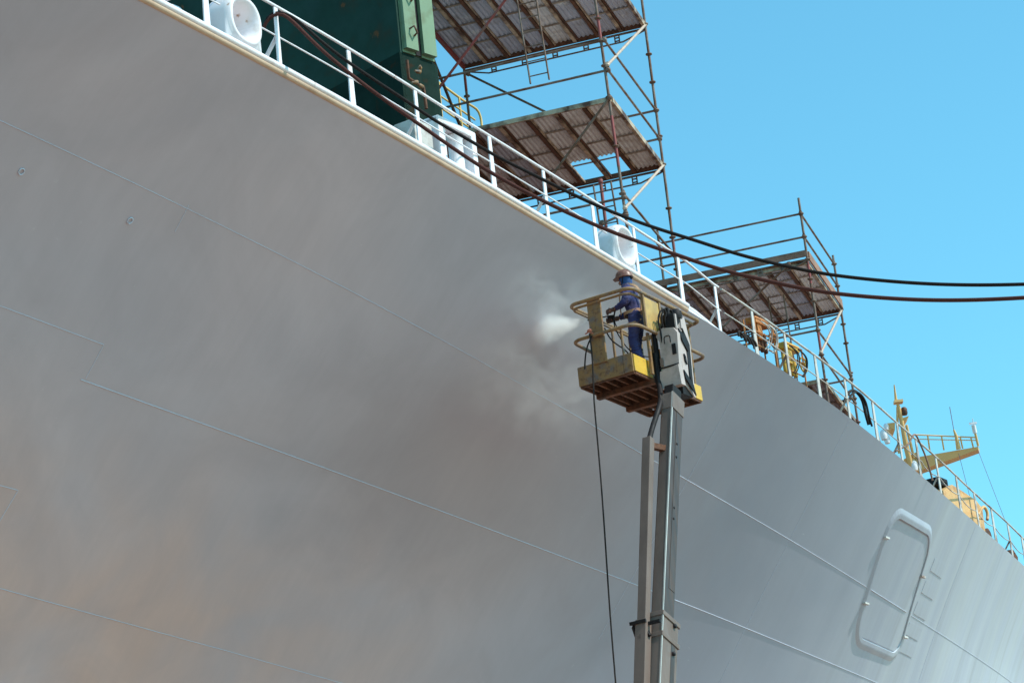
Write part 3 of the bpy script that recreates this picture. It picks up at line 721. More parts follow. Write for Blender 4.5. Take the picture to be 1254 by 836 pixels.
# scaffold two ---------------------------------------------------------------
Q1 = onL(1014, 490, -23.0)
T2 = Scaffold('scaffold_tower', Q1, 'lower scaffold with one shaded platform and open guard rails, farther along the deck')
D2 = 3.5; W2 = -3.15
T2.pole(0, 0, ZD, 22.55, [(19.0, 19.5), (20.6, 21.1)], [18.45, 19.0, 19.55, 20.2, 20.7, 21.15, 21.66, 22.19])
T2.pole(0, D2, ZD, 22.4, [(18.1, 18.5)], [18.45, 19.0, 19.6, 20.3, 20.75, 21.1, 21.66, 22.19])
T2.pole(W2, 0, ZD, 22.5, None, [19.5, 21.2, 21.66, 22.19]); T2.pole(W2, D2, ZD, 22.3, None, [19.5, 21.66])
ZP = 21.12
T2.platform(W2, -.02, .03, D2, ZP, 7, sm='pale')
T2.truss(W2, 0, D2 + .05, ZP - .1, .17); T2.truss(W2, 0, -.02, ZP + .02, .16)
for z in (21.66, 22.19): T2.tube((W2, 0, z), (0, 0, z)); T2.tube((0, 0, z), (0, D2, z))
tb = MB(); tb.box(T2.at(W2 / 2 - .1, -.05, ZP + .15), bA * (-W2 / 2 + .12), bB * .018, UP * .07); tb.build('toe_board', M['plank'], T2.root)
tb = MB(); tb.box(T2.at(.04, D2 / 2, ZP + .1), bA * .018, bB * D2 / 2, UP * .1); tb.build('toe_board', M['plank_red'], T2.root)
for z in (19.55,): T2.tube((W2, 0, z), (0, 0, z)); T2.tube((0, 0, z), (0, D2, z)); T2.tube((W2, D2, z - .1), (0, D2, z - .1))
T2.tube((0, 0, 19.0), (0, D2, 18.9)); T2.tube((W2, D2, 19.0), (0, D2, 19.0))
T2.tube((0, 0, 19.05), (0, D2, ZP - .05), 'brace', 'pink', .028)
T2.tube((-2.6, -.05, 19.6), (-.4, -.05, 21.1), 'brace', 'steel', .024)
T2.platform(-2.0, -.05, .1, D2, 18.5, 5)
ladder(T2.at(-.95, 1.2, 18.4), T2.at(-1.0, 1.2, 20.9), bA, .34, 'ladder under the platform of the lower scaffold', m='steel')

# ------------------------------------------------------------------ mooring ropes
def rope(pxs, d0, d1, r, name, label, m):
    x0, x1 = pxs[0][0], pxs[-1][0]
    A = atD(*pxs[0], d0); B = atD(*pxs[-1], d1); n = (B - A).cross(UP).normalized()   # the vertical plane the rope hangs in
    pts = []
    for p in pxs: r_ = ray(*p); pts.append(CAM + r_ * ((A - CAM).dot(n) / r_.dot(n)))
    mb = MB(); mb.sweep(smooth_path(pts, 6), r, 10); o = mb.build(name, M[m]); tag(o, label, 'rope', 'mooring ropes leading off the bow'); return move(o, pts[0])
rope([(324, 30), (328, 22), (335, 16.5), (345, 16), (358.6, 21.7), (384, 42.5), (422, 73), (463, 101), (503, 127.5), (532, 147), (575, 172), (603, 188.5), (640, 207.5), (673, 224), (724, 248.5), (774, 269), (807, 280.5), (850, 294), (900, 310), (950, 323), (1000, 333.5), (1060, 341.5), (1150, 348), (1254, 348), (1420, 336), (1600, 310)], 38.3, 31, .023, 'mooring_rope', 'upper, black mooring rope sagging away from the rail across the sky', 'rope_black')
rope([(322, 36), (327, 26), (334, 19.5), (343, 17.5), (354, 23), (374, 42), (397, 64), (427, 89), (461, 115), (500, 143), (532, 165.5), (575, 195), (611, 217), (640, 233), (690, 258), (740, 280), (782, 296), (820, 309), (880, 329), (940, 344), (1000, 356), (1060, 363), (1150, 367.5), (1254, 364.5), (1420, 350), (1600, 325)], 38.25, 30.9, .026, 'mooring_rope', 'lower, brown mooring rope sagging away from the rail across the sky', 'rope_brown')

# ------------------------------------------------------------------ pumps, tarp and hoses on deck behind the far rail
def pumps():
    def mk(px, py, lab, seed, cm):
        rnd = random.Random(seed); c = onL(px, py, -22.9 - (px - 930) * .012); c.z = max(c.z, ZD + .35)
        t = thing('paint_pump', V((c.x, c.y, ZD)), lab, 'pump')
        bx = MB(); bx.bbox(c + UP * .28, AX * .30, NR * .12, UP * .07, .02); bx.bbox(c + UP * .1 - AX * .1, AX * .09, NR * .09, UP * .2, .02); bx.build('motor', M[cm], t)
        cy = MB()
        for k in range(4): cy.lathe(c + AX * (-.25 + .15 * k) - UP * .32, UP, [(.03, 0), (.045, .02), (.045, .38), (.03, .42)], 10)
        cy.build('cylinder', M['yellow' if seed else 'rust'], t)
        fr = MB()
        for a, b in ((-.38, -.12), (-.38, .12), (.38, -.12), (.38, .12)): q = c + AX * a + NR * b; fr.tube(V((q.x, q.y, ZD)), q + UP * .3, .018, 8)
        for z in (-.3, 0, .3): fr.tube(c - AX * .38 + NR * .12 + UP * z, c + AX * .38 + NR * .12 + UP * z, .015, 6)
        fr.build('frame', M['orange'], t)
        hs = MB()
        for k in range(4):
            a = c + AX * rnd.uniform(-.3, .3) + NR * .15
            hs.sweep(smooth_path([a + UP * .25, a + UP * .1 + AX * .2 + NR * .05, a - UP * .15 + AX * .22, a - UP * .34 + AX * .02], 5), .014, 6)
        hs.build('hose', M['white_far' if seed == 0 else 'rubber'], t)
        wh = MB(); ce = c + AX * .42 + NR * .1 - UP * .02; wh.sweep([ce + (AX * math.cos(a) + UP * math.sin(a)) * .16 for a in np.linspace(0, 2 * math.pi, 14, endpoint=False)], .02, 6, closed=True)
        wh.lathe(ce, NR, [(.05, -.05), (.05, .05)], 8); wh.build('handwheel', M[cm], t)
    mk(930, 412, 'orange paint pump with white hoses behind the rail', 0, 'orange'); mk(967, 442, 'yellow paint pump with a handwheel behind the rail', 1, 'yellow')
    # black bundle on the deck edge
    c = onL(911, 412, -22.0); mb = MB()
    for k in range(4): a = c + AX * (-.2 + .13 * k) - UP * .04; mb.sweep(smooth_path([a, a + UP * .09 - NR * .05 * (k % 2), a + AX * .17 + UP * .05, a + AX * .28 - UP * .05], 5), .025, 8)
    o = mb.build('hose_bundle', M['rubber']); tag(o, 'black bundle of hose lying at the deck edge by the orange pump', 'hose bundle'); move(o, c)
    # dark tarp roll
    lat = -23.2; pts = [onL(x, y, lat) for x, y in ((1064, 520), (1060, 506), (1056, 490), (1049, 480), (1040, 480), (1034, 492))]
    mb = MB(); mb.sweep(smooth_path(pts, 6), .034, 8); mb.sweep(smooth_path([p + NR * .05 - UP * .04 + AX * .04 for p in pts], 6), .024, 8)
    o = mb.build('air_hose', M['rubber']); tag(o, 'thick black hose looped over the far rail', 'hose'); move(o, pts[0])
    pts = [onL(x, y, -23.9) for x, y in ((1074, 527), (1079, 545), (1085, 552), (1093, 554), (1103, 549), (1114, 541), (1122, 533), (1126, 541), (1134, 560), (1142, 588))]
    mb = MB(); mb.sweep(smooth_path(pts, 6), .022, 8); o = mb.build('air_hose', M['plank']); tag(o, 'tan hose draped along the far rail near the mast', 'hose'); move(o, pts[0])
pumps()

# ------------------------------------------------------------------ boom lift
BZ = 15.3; BO = atZ(776, 449, BZ); e1 = V((math.sin(R(30)), math.cos(R(30)), 0)); e2 = V((-math.cos(R(30)), math.sin(R(30)), 0))
def L(u, v, z): return BO + e1 * u + e2 * v + UP * z
def onV(px, py, v):      # point on the plane v = const of the basket frame
    r = ray(px, py); return CAM + r * ((BO + e2 * v - CAM).dot(e2) / r.dot(e2))
JV = -.42
boomTop = onV(823, 497, JV); boomBot = onV(807.5, 836, JV); bd = (boomBot - boomTop).normalized(); g_t = (boomTop.z - .9) / -bd.z
footP = boomTop + bd * g_t
lift = thing('boom_lift', V((footP.x, footP.y, 0)), 'boom lift with a worn yellow basket raised beside the ship', 'boom lift')
def sub(name, loc, label=None):
    o = bpy.data.objects.new(name, None); COL.objects.link(o); o.parent = lift; o.location = V(loc) - lift.location
    if label: o['label'] = label
    return o
basket = sub('basket', L(1.17, .6, 0), 'worn yellow work basket')
BL, BW = 2.36, 1.05
def rounded_loop(u0, u1, v0, v1, z, rad, n=6):
    pts = []
    for cu, cv, st in ((u1 - rad, v1 - rad, 0), (u0 + rad, v1 - rad, 90), (u0 + rad, v0 + rad, 180), (u1 - rad, v0 + rad, 270)):
        for k in range(n + 1): t = R(st + k * 90 / n); pts.append(L(cu + math.cos(t) * rad, cv + math.sin(t) * rad, z))
    return pts
def build_basket():
    mb = MB(); mb.sweep(rounded_loop(-.12, BL - .02, -.18, 1.02, 1.31, .16), .032, 10, closed=True); mb.build('top_rail', M['yellow_worn'], basket)
    mb = MB(); mb.sweep(rounded_loop(-.06, BL - .10, -.10, 1.0, 1.255, .14), .022, 8, closed=True); mb.build('inner_rail', M['yellow_worn'], basket)
    # lower rail interrupted at the boom bracket
    lp = rounded_loop(-.12, BL + .05, -.18, 1.1, .66, .2); i0 = 3 * 7
    mb = MB(); a = [L(.86, -.18, .68), L(.45, -.18, .68)] + [p for p in rounded_loop(-.12, BL, -.18, 1.04, .68, .2)[14:21]][::-1]
    loop = rounded_loop(-.12, BL + .05, -.18, 1.04, .68, .2)
    path = [L(.86, -.18, .68)] + loop[14:21][::-1] + [L(-.12, .5, .68)] + loop[7:14][::-1] + [L(1.2, 1.1, .68)] + loop[0:7][::-1] + [L(BL + .05, .4, .68)] + loop[21:28][::-1] + [L(1.75, -.18, .68)]
    mb.sweep(path, .03, 10); mb.build('mid_rail', M['yellow_worn'], basket)
    # wide end plate and posts
    mb = MB(); mb.bbox(L(-.03, .58, .77), e1 * .022, e2 * .125, UP * .56, .008); mb.build('end_plate', M['yellow_worn'], basket)
    for u, v in ((.02, .16), (.62, 1.0), (1.3, 1.0), (1.9, 1.0), (BL - .08, .98), (BL - .08, .05), (.62, -.09), (1.7, -.08)):
        m2 = MB(); zt = .68 if (u, v) == (.02, .16) else 1.28
        if (u, v) in ((.62, -.09),): zt = .68
        m2.sweep([L(u, v, .2), L(u, v, zt)], .024, 8) if True else None
        m2.build('post', M['yellow_worn'], basket)
    mb = MB(); mb.box(L(.28, -.17, 1.0), e1 * .022, e2 * .022, UP * .31); mb.box(L(.84, -.17, 1.0), e1 * .025, e2 * .022, UP * .32); mb.box(L(.48, -.08, .32), e1 * .03, e2 * .02, UP * .36); mb.build('gate_frame', M['yellow_worn'], basket)
    mb = MB(); mb.bbox(L(.56, -.165, .99), e1 * .25, e2 * .012, UP * .27, .006); mb.build('gate_panel', M['ochre'], basket)
    mb = MB(); mb.bbox(L(1.12, -.12, .62), e1 * .24, e2 * .012, UP * .34, .006); mb.bbox(L(.80, -.02, .32), e1 * .16, e2 * .012, UP * .2, .004); mb.build('side_panel', M['yellow'], basket)
    # toe boards
    mb = MB(); mb.bbox(L(.0, .61, .085), e1 * .014, e2 * .43, UP * .165, .006); mb.build('toe_board', M['yellow_worn'], basket)
    mb = MB(); mb.bbox(L(.0, .09, .09), e1 * .014, e2 * .085, UP * .16, .006); mb.build('toe_board', M['yellow_worn'], basket)
    mb = MB(); mb.bbox(L(.33, .0, .085), e1 * .31, e2 * .014, UP * .145, .006); mb.build('toe_board', M['yellow'], basket)
    mb = MB(); mb.bbox(L(1.12, .05, .085), e1 * .4, e2 * .014, UP * .13, .006); mb.build('toe_board', M['yellow_worn'], basket)
    mb = MB(); mb.bbox(L(2.10, .0, .06), e1 * .26, e2 * .016, UP * .13, .006); mb.bbox(L(BL, .45, .06), e1 * .014, e2 * .46, UP * .13, .006); mb.build('toe_board', M['yellow'], basket)
    mb = MB(); mb.bbox(L(1.18, 1.045, .06), e1 * 1.16, e2 * .014, UP * .12, .006); mb.build('toe_board', M['rust'], basket)
    # expanded metal floor: slats with gaps, joists and two cross beams
    for k in range(27):
        mb = MB(); v = .03 + k * (BW - .06) / 26; mb.box(L(1.18, v, .08), e1 * 1.14, e2 * (.018 if k % 5 else .004), UP * .006); mb.build('floor_slat', M['rust'], basket)
    for v in (.06, .24, .42, .60, .78, .96):
        mb = MB(); mb.box(L(1.18, v, .0), e1 * 1.15, e2 * .02, UP * .072); mb.build('floor_joist', M['rust'], basket)
    for u in (.62, 1.62):
        mb = MB(); mb.bbox(L(u, .5, -.12), e1 * .055, e2 * .56, UP * .045, .01); mb.build('cross_beam', M['rust'], basket)
    mb = MB()
    for u in (.02, BL - .02): mb.box(L(u, .52, -.055), e1 * .016, e2 * .51, UP * .05)
    mb.box(L(1.18, .01, -.055), e1 * 1.14, e2 * .012, UP * .05); mb.box(L(1.18, 1.03, -.055), e1 * 1.14, e2 * .012, UP * .05); mb.build('floor_frame', M['rust'], basket)
    # control box
    mb = MB(); mb.bbox(L(1.45, .02, 1.08), e1 * .2, e2 * .11, UP * .13, .02); mb.build('control_box', M['black'], basket)
build_basket()

def build_jib():
    jib = sub('jib', L(1.2, JV, .1), 'light grey jib head with black hydraulics')
    c = onV(833, 458, -.52)      # outer near edge of the light grey bracket
    cu = (c - BO).dot(e1); z0 = c.z - BZ; print('JIB', cu, z0)
    n0 = MB()                    # upper bracket: prism across v, profile drawn in v and z on the left face
    def LF(pts, u, m, depth, name):
        mb = MB(); mb.prism([L(u, v, z) for v, z in pts], e1 * depth); return mb.build(name, M[m], jib)
    # left face polygons  (v grows to the left in the picture)
    LF([(-.52, -.02), (-.20, .0), (-.22, .52), (-.16, .62), (-.20, .70), (-.30, .74), (-.50, .70), (-.56, .6)], cu, 'boom_light', .10, 'bracket')
    LF([(-.54, -.30), (-.17, -.30), (-.14, -.26), (-.17, .0), (-.52, .05)], cu - .03, 'boom_light', .14, 'bracket')
    mb = MB(); mb.prism([L(cu + .1, -.50, -.22), L(cu + .5, -.50, -.42), L(cu + .56, -.5, .55), L(cu + .45, -.5, 1.0), L(cu + .1, -.5, .72)], e2 * .05); mb.build('side_plate', M['boom_light'], jib)
    mb = MB(); mb.prism([L(cu + .12, -.52, -.05), L(cu + .3, -.52, -.2), L(cu + .34, -.52, .35), L(cu + .12, -.52, .62)], e2 * .02); mb.build('side_plate', M['boom_light'], jib)
    mb = MB(); mb.prism([L(cu + .36, -.525, -.1), L(cu + .42, -.525, -.28), L(cu + .48, -.525, .5), L(cu + .30, -.525, .75)], e2 * .02); mb.build('side_plate', M['black'], jib)
    mb = MB(); mb.box(L(cu + .28, -.34, .2), e1 * .17, e2 * .14, UP * .62); mb.build('rotator', M['black'], jib)
    for poly in ([(.10, .70), (.30, .62), (.36, .35), (.20, .50)], [(.12, -.02), (.40, -.22), (.46, -.40), (.14, -.16)], [(.20, .28), (.25, .24), (.27, .10), (.21, .16)]):
        mb = MB(); mb.prism([L(cu + a, -.545, z) for a, z in poly], e2 * .02); mb.build('recess', M['black'], jib)
    mb = MB(); mb.sweep([L(cu - .006, v, z) for v, z in ((-.42, .46), (-.42, .56), (-.40, .585), (-.33, .585), (-.31, .56), (-.31, .46))], .008, 5); mb.build('weld_line', M['black'], jib)
    mb = MB(); mb.box(L(cu - .004, -.35, .06), e1 * .012, e2 * .17, UP * .012); mb.build('plate_gap', M['black'], jib)
    mb = MB(); mb.box(L(cu - .004, -.47, .33), e1 * .012, e2 * .035, UP * .09); mb.build('slot', M['black'], jib)
    mb = MB(); mb.bbox(L(cu - .012, -.22, .16), e1 * .012, e2 * .03, UP * .07, .006); mb.build('cover_plate', M['boom'], jib)
    mb = MB(); mb.bbox(L(cu + .02, -.13, .25), e1 * .05, e2 * .025, UP * .5, .01); mb.build('hose_guard', M['black'], jib)
    # black head with hoses
    mb = MB(); mb.bbox(L(cu + .22, -.40, .84), e1 * .14, e2 * .10, UP * .15, .03); mb.bbox(L(cu + .14, -.36, .99), e1 * .06, e2 * .05, UP * .10, .02); mb.lathe(L(cu + .28, -.44, .92), UP, [(.09, 0), (.1, .04), (.1, .14), (.05, .18)], 14); mb.build('hydraulic_block', M['black'], jib)
    for k in range(6):
        a = L(cu + .08 + .06 * k, -.36 - .03 * (k % 3), .95 + .03 * (k % 2)); mb = MB()
        mb.sweep(smooth_path([a, a + UP * .12 - e1 * .05, a + UP * .05 - e1 * .12 + e2 * .05, a - UP * .22 - e1 * .11 + e2 * .09 + e1 * .01 * k, a - UP * .5 - e1 * .06 + e2 * .11], 5), .015, 8); mb.build('hydraulic_hose', M['black'], jib)
    mb = MB(); mb.bbox(L(cu + .30, -.50, .92), e1 * .03, e2 * .02, UP * .17, .008); mb.bbox(L(cu + .08, -.52, .82), e1 * .02, e2 * .015, UP * .13, .006); mb.build('bracket', M['boom_light'], jib)
    # black hose sheath running down to the thin arm
    mb = MB(); a = L(cu - .02, -.12, .35); mb.sweep(smooth_path([a, a - UP * .5, onV(808, 495, JV + .1), onV(800, 520, JV + .1), onV(795, 538, JV + .1)], 6), .045, 10); mb.build('hose_sheath', M['black'], jib)
build_jib()
def build_boom():
    up_ = -bd; w1 = (e1 - up_ * e1.dot(up_)).normalized(); w2 = up_.cross(w1)
    if w2.dot(e2) < 0: w2 = -w2
    def box_col(name, p, q, a, b, m, c=.022, parent=lift):
        p, q = V(p), V(q); mb = MB(); mb.bbox((p + q) / 2, w1 * a / 2, w2 * b / 2, up_ * (q - p).length / 2, c); return mb.build(name, M[m], parent)
    top = boomTop + up_ * .15; k1 = onV(811.5, 757, JV)
    s1 = box_col('inner_boom', k1 + bd * .3, top, .36, .21, 'boom_steel')
    for nm_, pa_, pb_, hw, hd_ in (('inner', k1, top, .18, .105), ('outer', footP + V((0, 0, 0)), k1, .25, .15)):
        eb = MB(); off = -w1 * hw - w2 * hd_; eb.bar(V(pa_) + off, V(pb_) + off, .022, .022, side=w1); eb.build('edge_highlight', M['lit_edge'], s1)  # thin pale bar paints in the bright corner highlight
    # painted strip on the outer face, wear pads and bolt holes
    mb = MB(); mb.box((k1 + top) / 2 - w1 * .1825, w1 * .002, w2 * .085, up_ * ((top - k1).length / 2)); mb.build('paint_strip', M['boom'], s1)
    mb = MB(); mb.box((k1 + top) / 2 - w2 * .108 + w1 * .06 + up_ * .2, w1 * .09, w2 * .003, up_ * ((top - k1).length / 2 - .3)); mb.build('wear_strip', M['boom_steel'], s1)
    mb = MB()
    for t in (.9, 1.15, 2.1, 2.3): mb.lathe(top + bd * t - w2 * .112 + w1 * .02, -w2, [(.022, 0), (.022, .006), (.0001, .007)], 8)
    mb.build('bolt', M['black'], s1)
    fork = MB(); q = boomTop
    fork.prism([q + w2 * .12 - w1 * .19 + bd * .15, q - w2 * .12 - w1 * .19 + bd * .15, q - w2 * .12 - w1 * .19 - bd * .15, q - w2 * .0 - w1 * .19 + bd * .02, q + w2 * .12 - w1 * .19 - bd * .15], w1 * .38); fork.build('fork_end', M['boom'], s1)
    jn = MB(); jn.bbox(boomTop - bd * .14, w1 * .14, w2 * .085, up_ * .2, .02); jn.build('knuckle', M['black'], lift)
    # outer stage
    foot = footP + V((0, 0, 0)); s2 = box_col('outer_boom', foot, k1, .50, .30, 'boom')
    mb = MB(); mb.box(k1 + bd * 3 - w1 * .2525, w1 * .002, w2 * .05, up_ * 2.6); mb.box(k1 + bd * 3 - w2 * .1525 + w1 * .1, w1 * .06, w2 * .002, up_ * 2.6); mb.build('bare_strip', M['boom_steel'], s2)
    for zz in (.0, .36):
        m2 = MB(); m2.bbox(k1 + bd * (zz + .05), w1 * .27, w2 * .17, up_ * .04, .01); m2.build('collar', M['boom'], s2)
    mb = MB()
    for t in (.12, .6): mb.lathe(k1 + bd * t - w2 * .155 + w1 * .1, -w2, [(.035, 0), (.035, .03), (.0001, .035)], 10)
    mb.bbox(k1 - bd * .03 + w2 * .17, w1 * .1, w2 * .05, up_ * .05, .01); mb.build('guide_pad', M['black'], s2)
    # slender parallel arm on the left
    a0 = onV(794, 537, JV + .1); a1 = onV(788, 760, JV + .1); ad = (a1 - a0).normalized(); foot2 = a0 + ad * ((a0.z - 1.2) / -ad.z)
    mb = MB(); mb.bbox((a0 + a1) / 2, w1 * .07, w2 * .075, ad * (a1 - a0).length / 2, .01); th = mb.build('parallel_arm', M['boom'], lift)
    mb = MB(); mb.bbox((a1 + foot2) / 2, w1 * .09, w2 * .095, ad * (foot2 - a1).length / 2, .01); mb.build('arm_sleeve', M['boom'], th)
    mb = MB(); m_ = a0 + ad * .12; n_ = boomTop + bd * 1.02; mb.bar(m_, V((n_.x, n_.y, m_.z)), .1, .09); mb.build('link', M['rust'], th)
    mb = MB(); m_ = a1 + ad * .06; mb.bar(m_ + w2 * .18, m_ - w2 * .3, .05, .05); mb.bar(m_ + w2 * .18, m_ + w2 * .1 + ad * .22, .04, .05); mb.bar(m_ - w2 * .0, m_ - w2 * .12 + ad * .22, .04, .05); mb.bar(m_ + w2 * .18 - w1 * .1, m_ - w2 * .1 - w1 * .1, .04, .05); mb.build('clamp', M['black'], th)
    # turntable, chassis and wheels, below the picture
    g = V((footP.x, footP.y, 0)); d = AX; n = NR
    mb = MB(); mb.bbox(g + UP * .75 , d * 1.9, n * .75, UP * .25, .06); mb.build('chassis', M['boom'], lift)
    mb = MB(); mb.bbox(g + UP * 1.35 + d * .7, d * 1.1, n * .7, UP * .33, .08); mb.build('counterweight', M['yellow'], lift)
    for a in (-1.4, 1.4):
        for b in (-1, 1):
            mb = MB(); c = g + d * a + n * b * 1.0 + UP * .5; mb.lathe(c, n * b, [(.3, -.17), (.47, -.16), (.5, -.1), (.5, .12), (.47, .17), (.3, .17), (.28, .08), (.0001, .08)], 24); mb.build('wheel', M['rubber'], lift)
build_boom()

# ------------------------------------------------------------------ person in the basket
def skin_mesh(name, verts, edges, rads, m, parent, sub_lv=2, root=0):
    o_ = WORLD(parent); me = bpy.data.meshes.new(name); me.from_pydata([tuple(v - o_) for v in verts], edges, [])
    ob = bpy.data.objects.new(name, me); COL.objects.link(ob)
    md = ob.modifiers.new('skin', 'SKIN'); md.use_smooth_shade = True
    for i, r_ in enumerate(rads):
        sv = me.skin_vertices[0].data[i]; sv.radius = (r_, r_) if isinstance(r_, (int, float)) else r_; sv.use_root = (i == root)
    ob.modifiers.new('sub', 'SUBSURF').levels = sub_lv; ob.modifiers['sub'].render_levels = sub_lv
    dg = bpy.context.evaluated_depsgraph_get(); nm = bpy.data.meshes.new_from_object(ob.evaluated_get(dg)); ob.modifiers.clear(); ob.data = nm
    nm.materials.clear(); nm.materials.append(m); nm.polygons.foreach_set('use_smooth', [True] * len(nm.polygons)); ob.parent = parent
    return ob
def person():
    FZ = .088; base = atZ(786, 449, BZ + FZ + .0)
    fa = R(288); F = V((math.sin(fa), math.cos(fa), 0)); LL = V((F.y * -1, F.x, 0))   # F forward, LL to his left
    base = L(.62, .17, FZ + .0)
    t = thing('person', base, 'person in navy overalls, brown helmet and harness, spraying from the basket', 'person')
    def P(f, l, u): return base + F * f + LL * l + UP * u * 1.035
    J = dict(pel=(.0, 0, .95), wai=(.03, 0, 1.08), che=(.05, 0, 1.30), nec=(.07, 0, 1.46), hd0=(.10, 0, 1.53), hd1=(.115, 0, 1.62),
             shl=(.04, .17, 1.40), ell=(.07, .27, 1.14), wrl=(.33, .17, 1.09), hal=(.40, .14, 1.09),
             shr=(.05, -.17, 1.40), elr=(.12, -.26, 1.13), wrr=(.38, -.10, 1.02), har=(.45, -.06, 1.0),
             hpl=(-.01, .10, .90), knl=(.05, .13, .50), anl=(-.03, .14, .10), hpr=(-.01, -.10, .90), knr=(.08, -.12, .50), anr=(.04, -.13, .10),
             tol=(.13, .16, .045), tor=(.2, -.15, .045))
    names = list(J); E = [('pel', 'wai'), ('wai', 'che'), ('che', 'nec'), ('nec', 'hd0'), ('hd0', 'hd1'), ('che', 'shl'), ('shl', 'ell'), ('ell', 'wrl'), ('wrl', 'hal'), ('che', 'shr'), ('shr', 'elr'), ('elr', 'wrr'), ('wrr', 'har'),
         ('pel', 'hpl'), ('hpl', 'knl'), ('knl', 'anl'), ('anl', 'tol'), ('pel', 'hpr'), ('hpr', 'knr'), ('knr', 'anr'), ('anr', 'tor')]
    rad = dict(pel=(.135, .11), wai=(.125, .10), che=(.15, .115), nec=.055, hd0=.075, hd1=.088, shl=.07, shr=.07, ell=.045, elr=.045, wrl=.03, wrr=.03, hal=.035, har=.035, hpl=.088, hpr=.088, knl=.058, knr=.058, anl=.042, anr=.042, tol=.038, tor=.038)
    body = skin_mesh('body', [P(*J[n]) for n in names], [(names.index(a), names.index(b)) for a, b in E], [rad[n] for n in names], M['skin'], t)
    # overall: torso, sleeves and trouser legs a little fuller than the body
    on = ['pel', 'wai', 'che', 'nec', 'shl', 'ell', 'wrl', 'shr', 'elr', 'wrr', 'hpl', 'knl', 'anl', 'hpr', 'knr', 'anr']
    pos = dict(J); pos['nec'] = (.065, 0, 1.43); pos['wrl'] = (.29, .18, 1.09); pos['wrr'] = (.33, -.12, 1.03); pos['anl'] = (-.02, .14, .14); pos['anr'] = (.04, -.13, .14)
    fat = dict(pel=(.165, .14), wai=(.15, .13), che=(.18, .145), nec=.10, shl=.10, shr=.10, ell=.072, elr=.072, wrl=.052, wrr=.052, hpl=.115, hpr=.115, knl=.092, knr=.092, anl=.085, anr=.085)
    OE = [(a, b) for a, b in E if a in on and b in on]
    ov = skin_mesh('overall', [P(*pos[n]) for n in on], [(on.index(a), on.index(b)) for a, b in OE], [fat[n] for n in on], M['navy'], t, 4)
    from mathutils import noise as mn
    nr = [v.normal.copy() for v in ov.data.vertices]
    for v, n_ in zip(ov.data.vertices, nr):
        c_ = v.co; k_ = mn.noise(V((c_.x * 9, c_.y * 9, c_.z * 22 + 3 * mn.noise(c_ * 6)))); k2 = mn.noise(c_ * 30)
        v.co = c_ + n_ * (.020 * k_ + .006 * k2)
    # hood / face cloth over the lower head, and helmet
    hc = P(.115, 0, 1.615)
    hd = MB(); hd.lathe(P(.09, 0, 1.56), (UP + F * .12), [(.10, -.17), (.115, -.13), (.088, -.07), (.104, -.01), (.112, .05), (.10, .10), (.05, .13)], 20, u=F, sx=1.0, sy=.85); hd.build('hood', M['hood'], t)
    fc = MB(); fc.lathe(P(.185, 0, 1.585), F, [(.058, -.04), (.055, 0.0), (.04, .018), (.0001, .026)], 14, sx=1.15, sy=.9); fc.lathe(P(.212, 0, 1.575), (F - UP * .4), [(.016, -.02), (.014, .01), (.0001, .02)], 8); fc.build('face', M['skin'], t)
    ey = MB()
    for s_ in (-1, 1): ey.lathe(P(.198, .03 * s_, 1.605), F, [(.011, 0), (.009, .008), (.0001, .011)], 8)
    ey.build('eye', M['black'], t)
    mo = MB(); mo.box(P(.205, 0, 1.545), F * .006, LL * .022, UP * .004); mo.build('mouth', M['rust'], t)
    hm = MB(); ax_ = (UP + F * .08).normalized(); hm.lathe(hc + UP * .03, ax_, [(.138, .0), (.136, .03), (.125, .075), (.10, .11), (.06, .135), (.0001, .145)], 24, u=F, sx=1.08, sy=.92)
    hm.lathe(hc + UP * .03, ax_, [(.134, -.008), (.144, -.004), (.145, .002), (.136, .012)], 24, u=F, sx=1.10, sy=.93)
    hm.prism([hc + UP * .028 + F * .12 + LL * .10, hc + UP * .012 + F * .185 + LL * .055, hc + UP * .012 + F * .185 - LL * .055, hc + UP * .028 + F * .12 - LL * .10], UP * .012)
    hm.sweep([hc + UP * .03 + F * a + UP * b for a, b in ((.14, .02), (.125, .075), (.07, .13), (0, .15), (-.07, .13), (-.125, .075), (-.14, .02))], .012, 8); hm.build('helmet', M['helmet'], t)
    st = MB(); st.sweep([P(.10, .11, 1.67), P(.13, .095, 1.56), P(.17, .02, 1.49)], .008, 6); st.build('chin_strap', M['black'], t); st = MB(); st.lathe(P(-.0, .02, 1.625), -F, [(.03, 0), (.035, .02), (.0001, .03)], 8); st.build('helmet_buckle', M['black'], t)
    # harness
    hs = MB()
    def strap(pts, w=.045):
        pts = smooth_path([P(*p) for p in pts], 5); c0 = P(.04, 0, 1.2)
        for a, b in zip(pts, pts[1:]):
            out = ((a + b) / 2 - V((c0.x, c0.y, ((a + b) / 2).z))).normalized(); hs.bar(a, b + (b - a) * .1, w, .012, side=(b - a).cross(out))
    strap([(-.10, .07, .90), (-.13, .06, 1.05), (-.155, .09, 1.25), (-.10, .12, 1.42), (.03, .12, 1.485)])
    strap([(-.10, -.07, .90), (-.13, -.06, 1.05), (-.155, -.09, 1.25), (-.10, -.12, 1.42), (.03, -.12, 1.485)])
    strap([(.22, .09, 1.0), (.215, .1, 1.2), (.16, .12, 1.4), (.03, .12, 1.485)])
    strap([(-.13, 0, 1.03), (-.08, .13, 1.02), (.03, .175, 1.0), (.15, .12, 1.0), (.19, 0, 1.0)], .055)
    strap([(-.13, 0, 1.03), (-.08, -.13, 1.02), (.03, -.175, 1.0), (.15, -.12, 1.0), (.19, 0, 1.0)], .055)
    strap([(-.10, .05, .92), (-.08, .15, .82), (.03, .215, .78), (.12, .14, .80)])
    hs.build('harness', M['strap'], t)
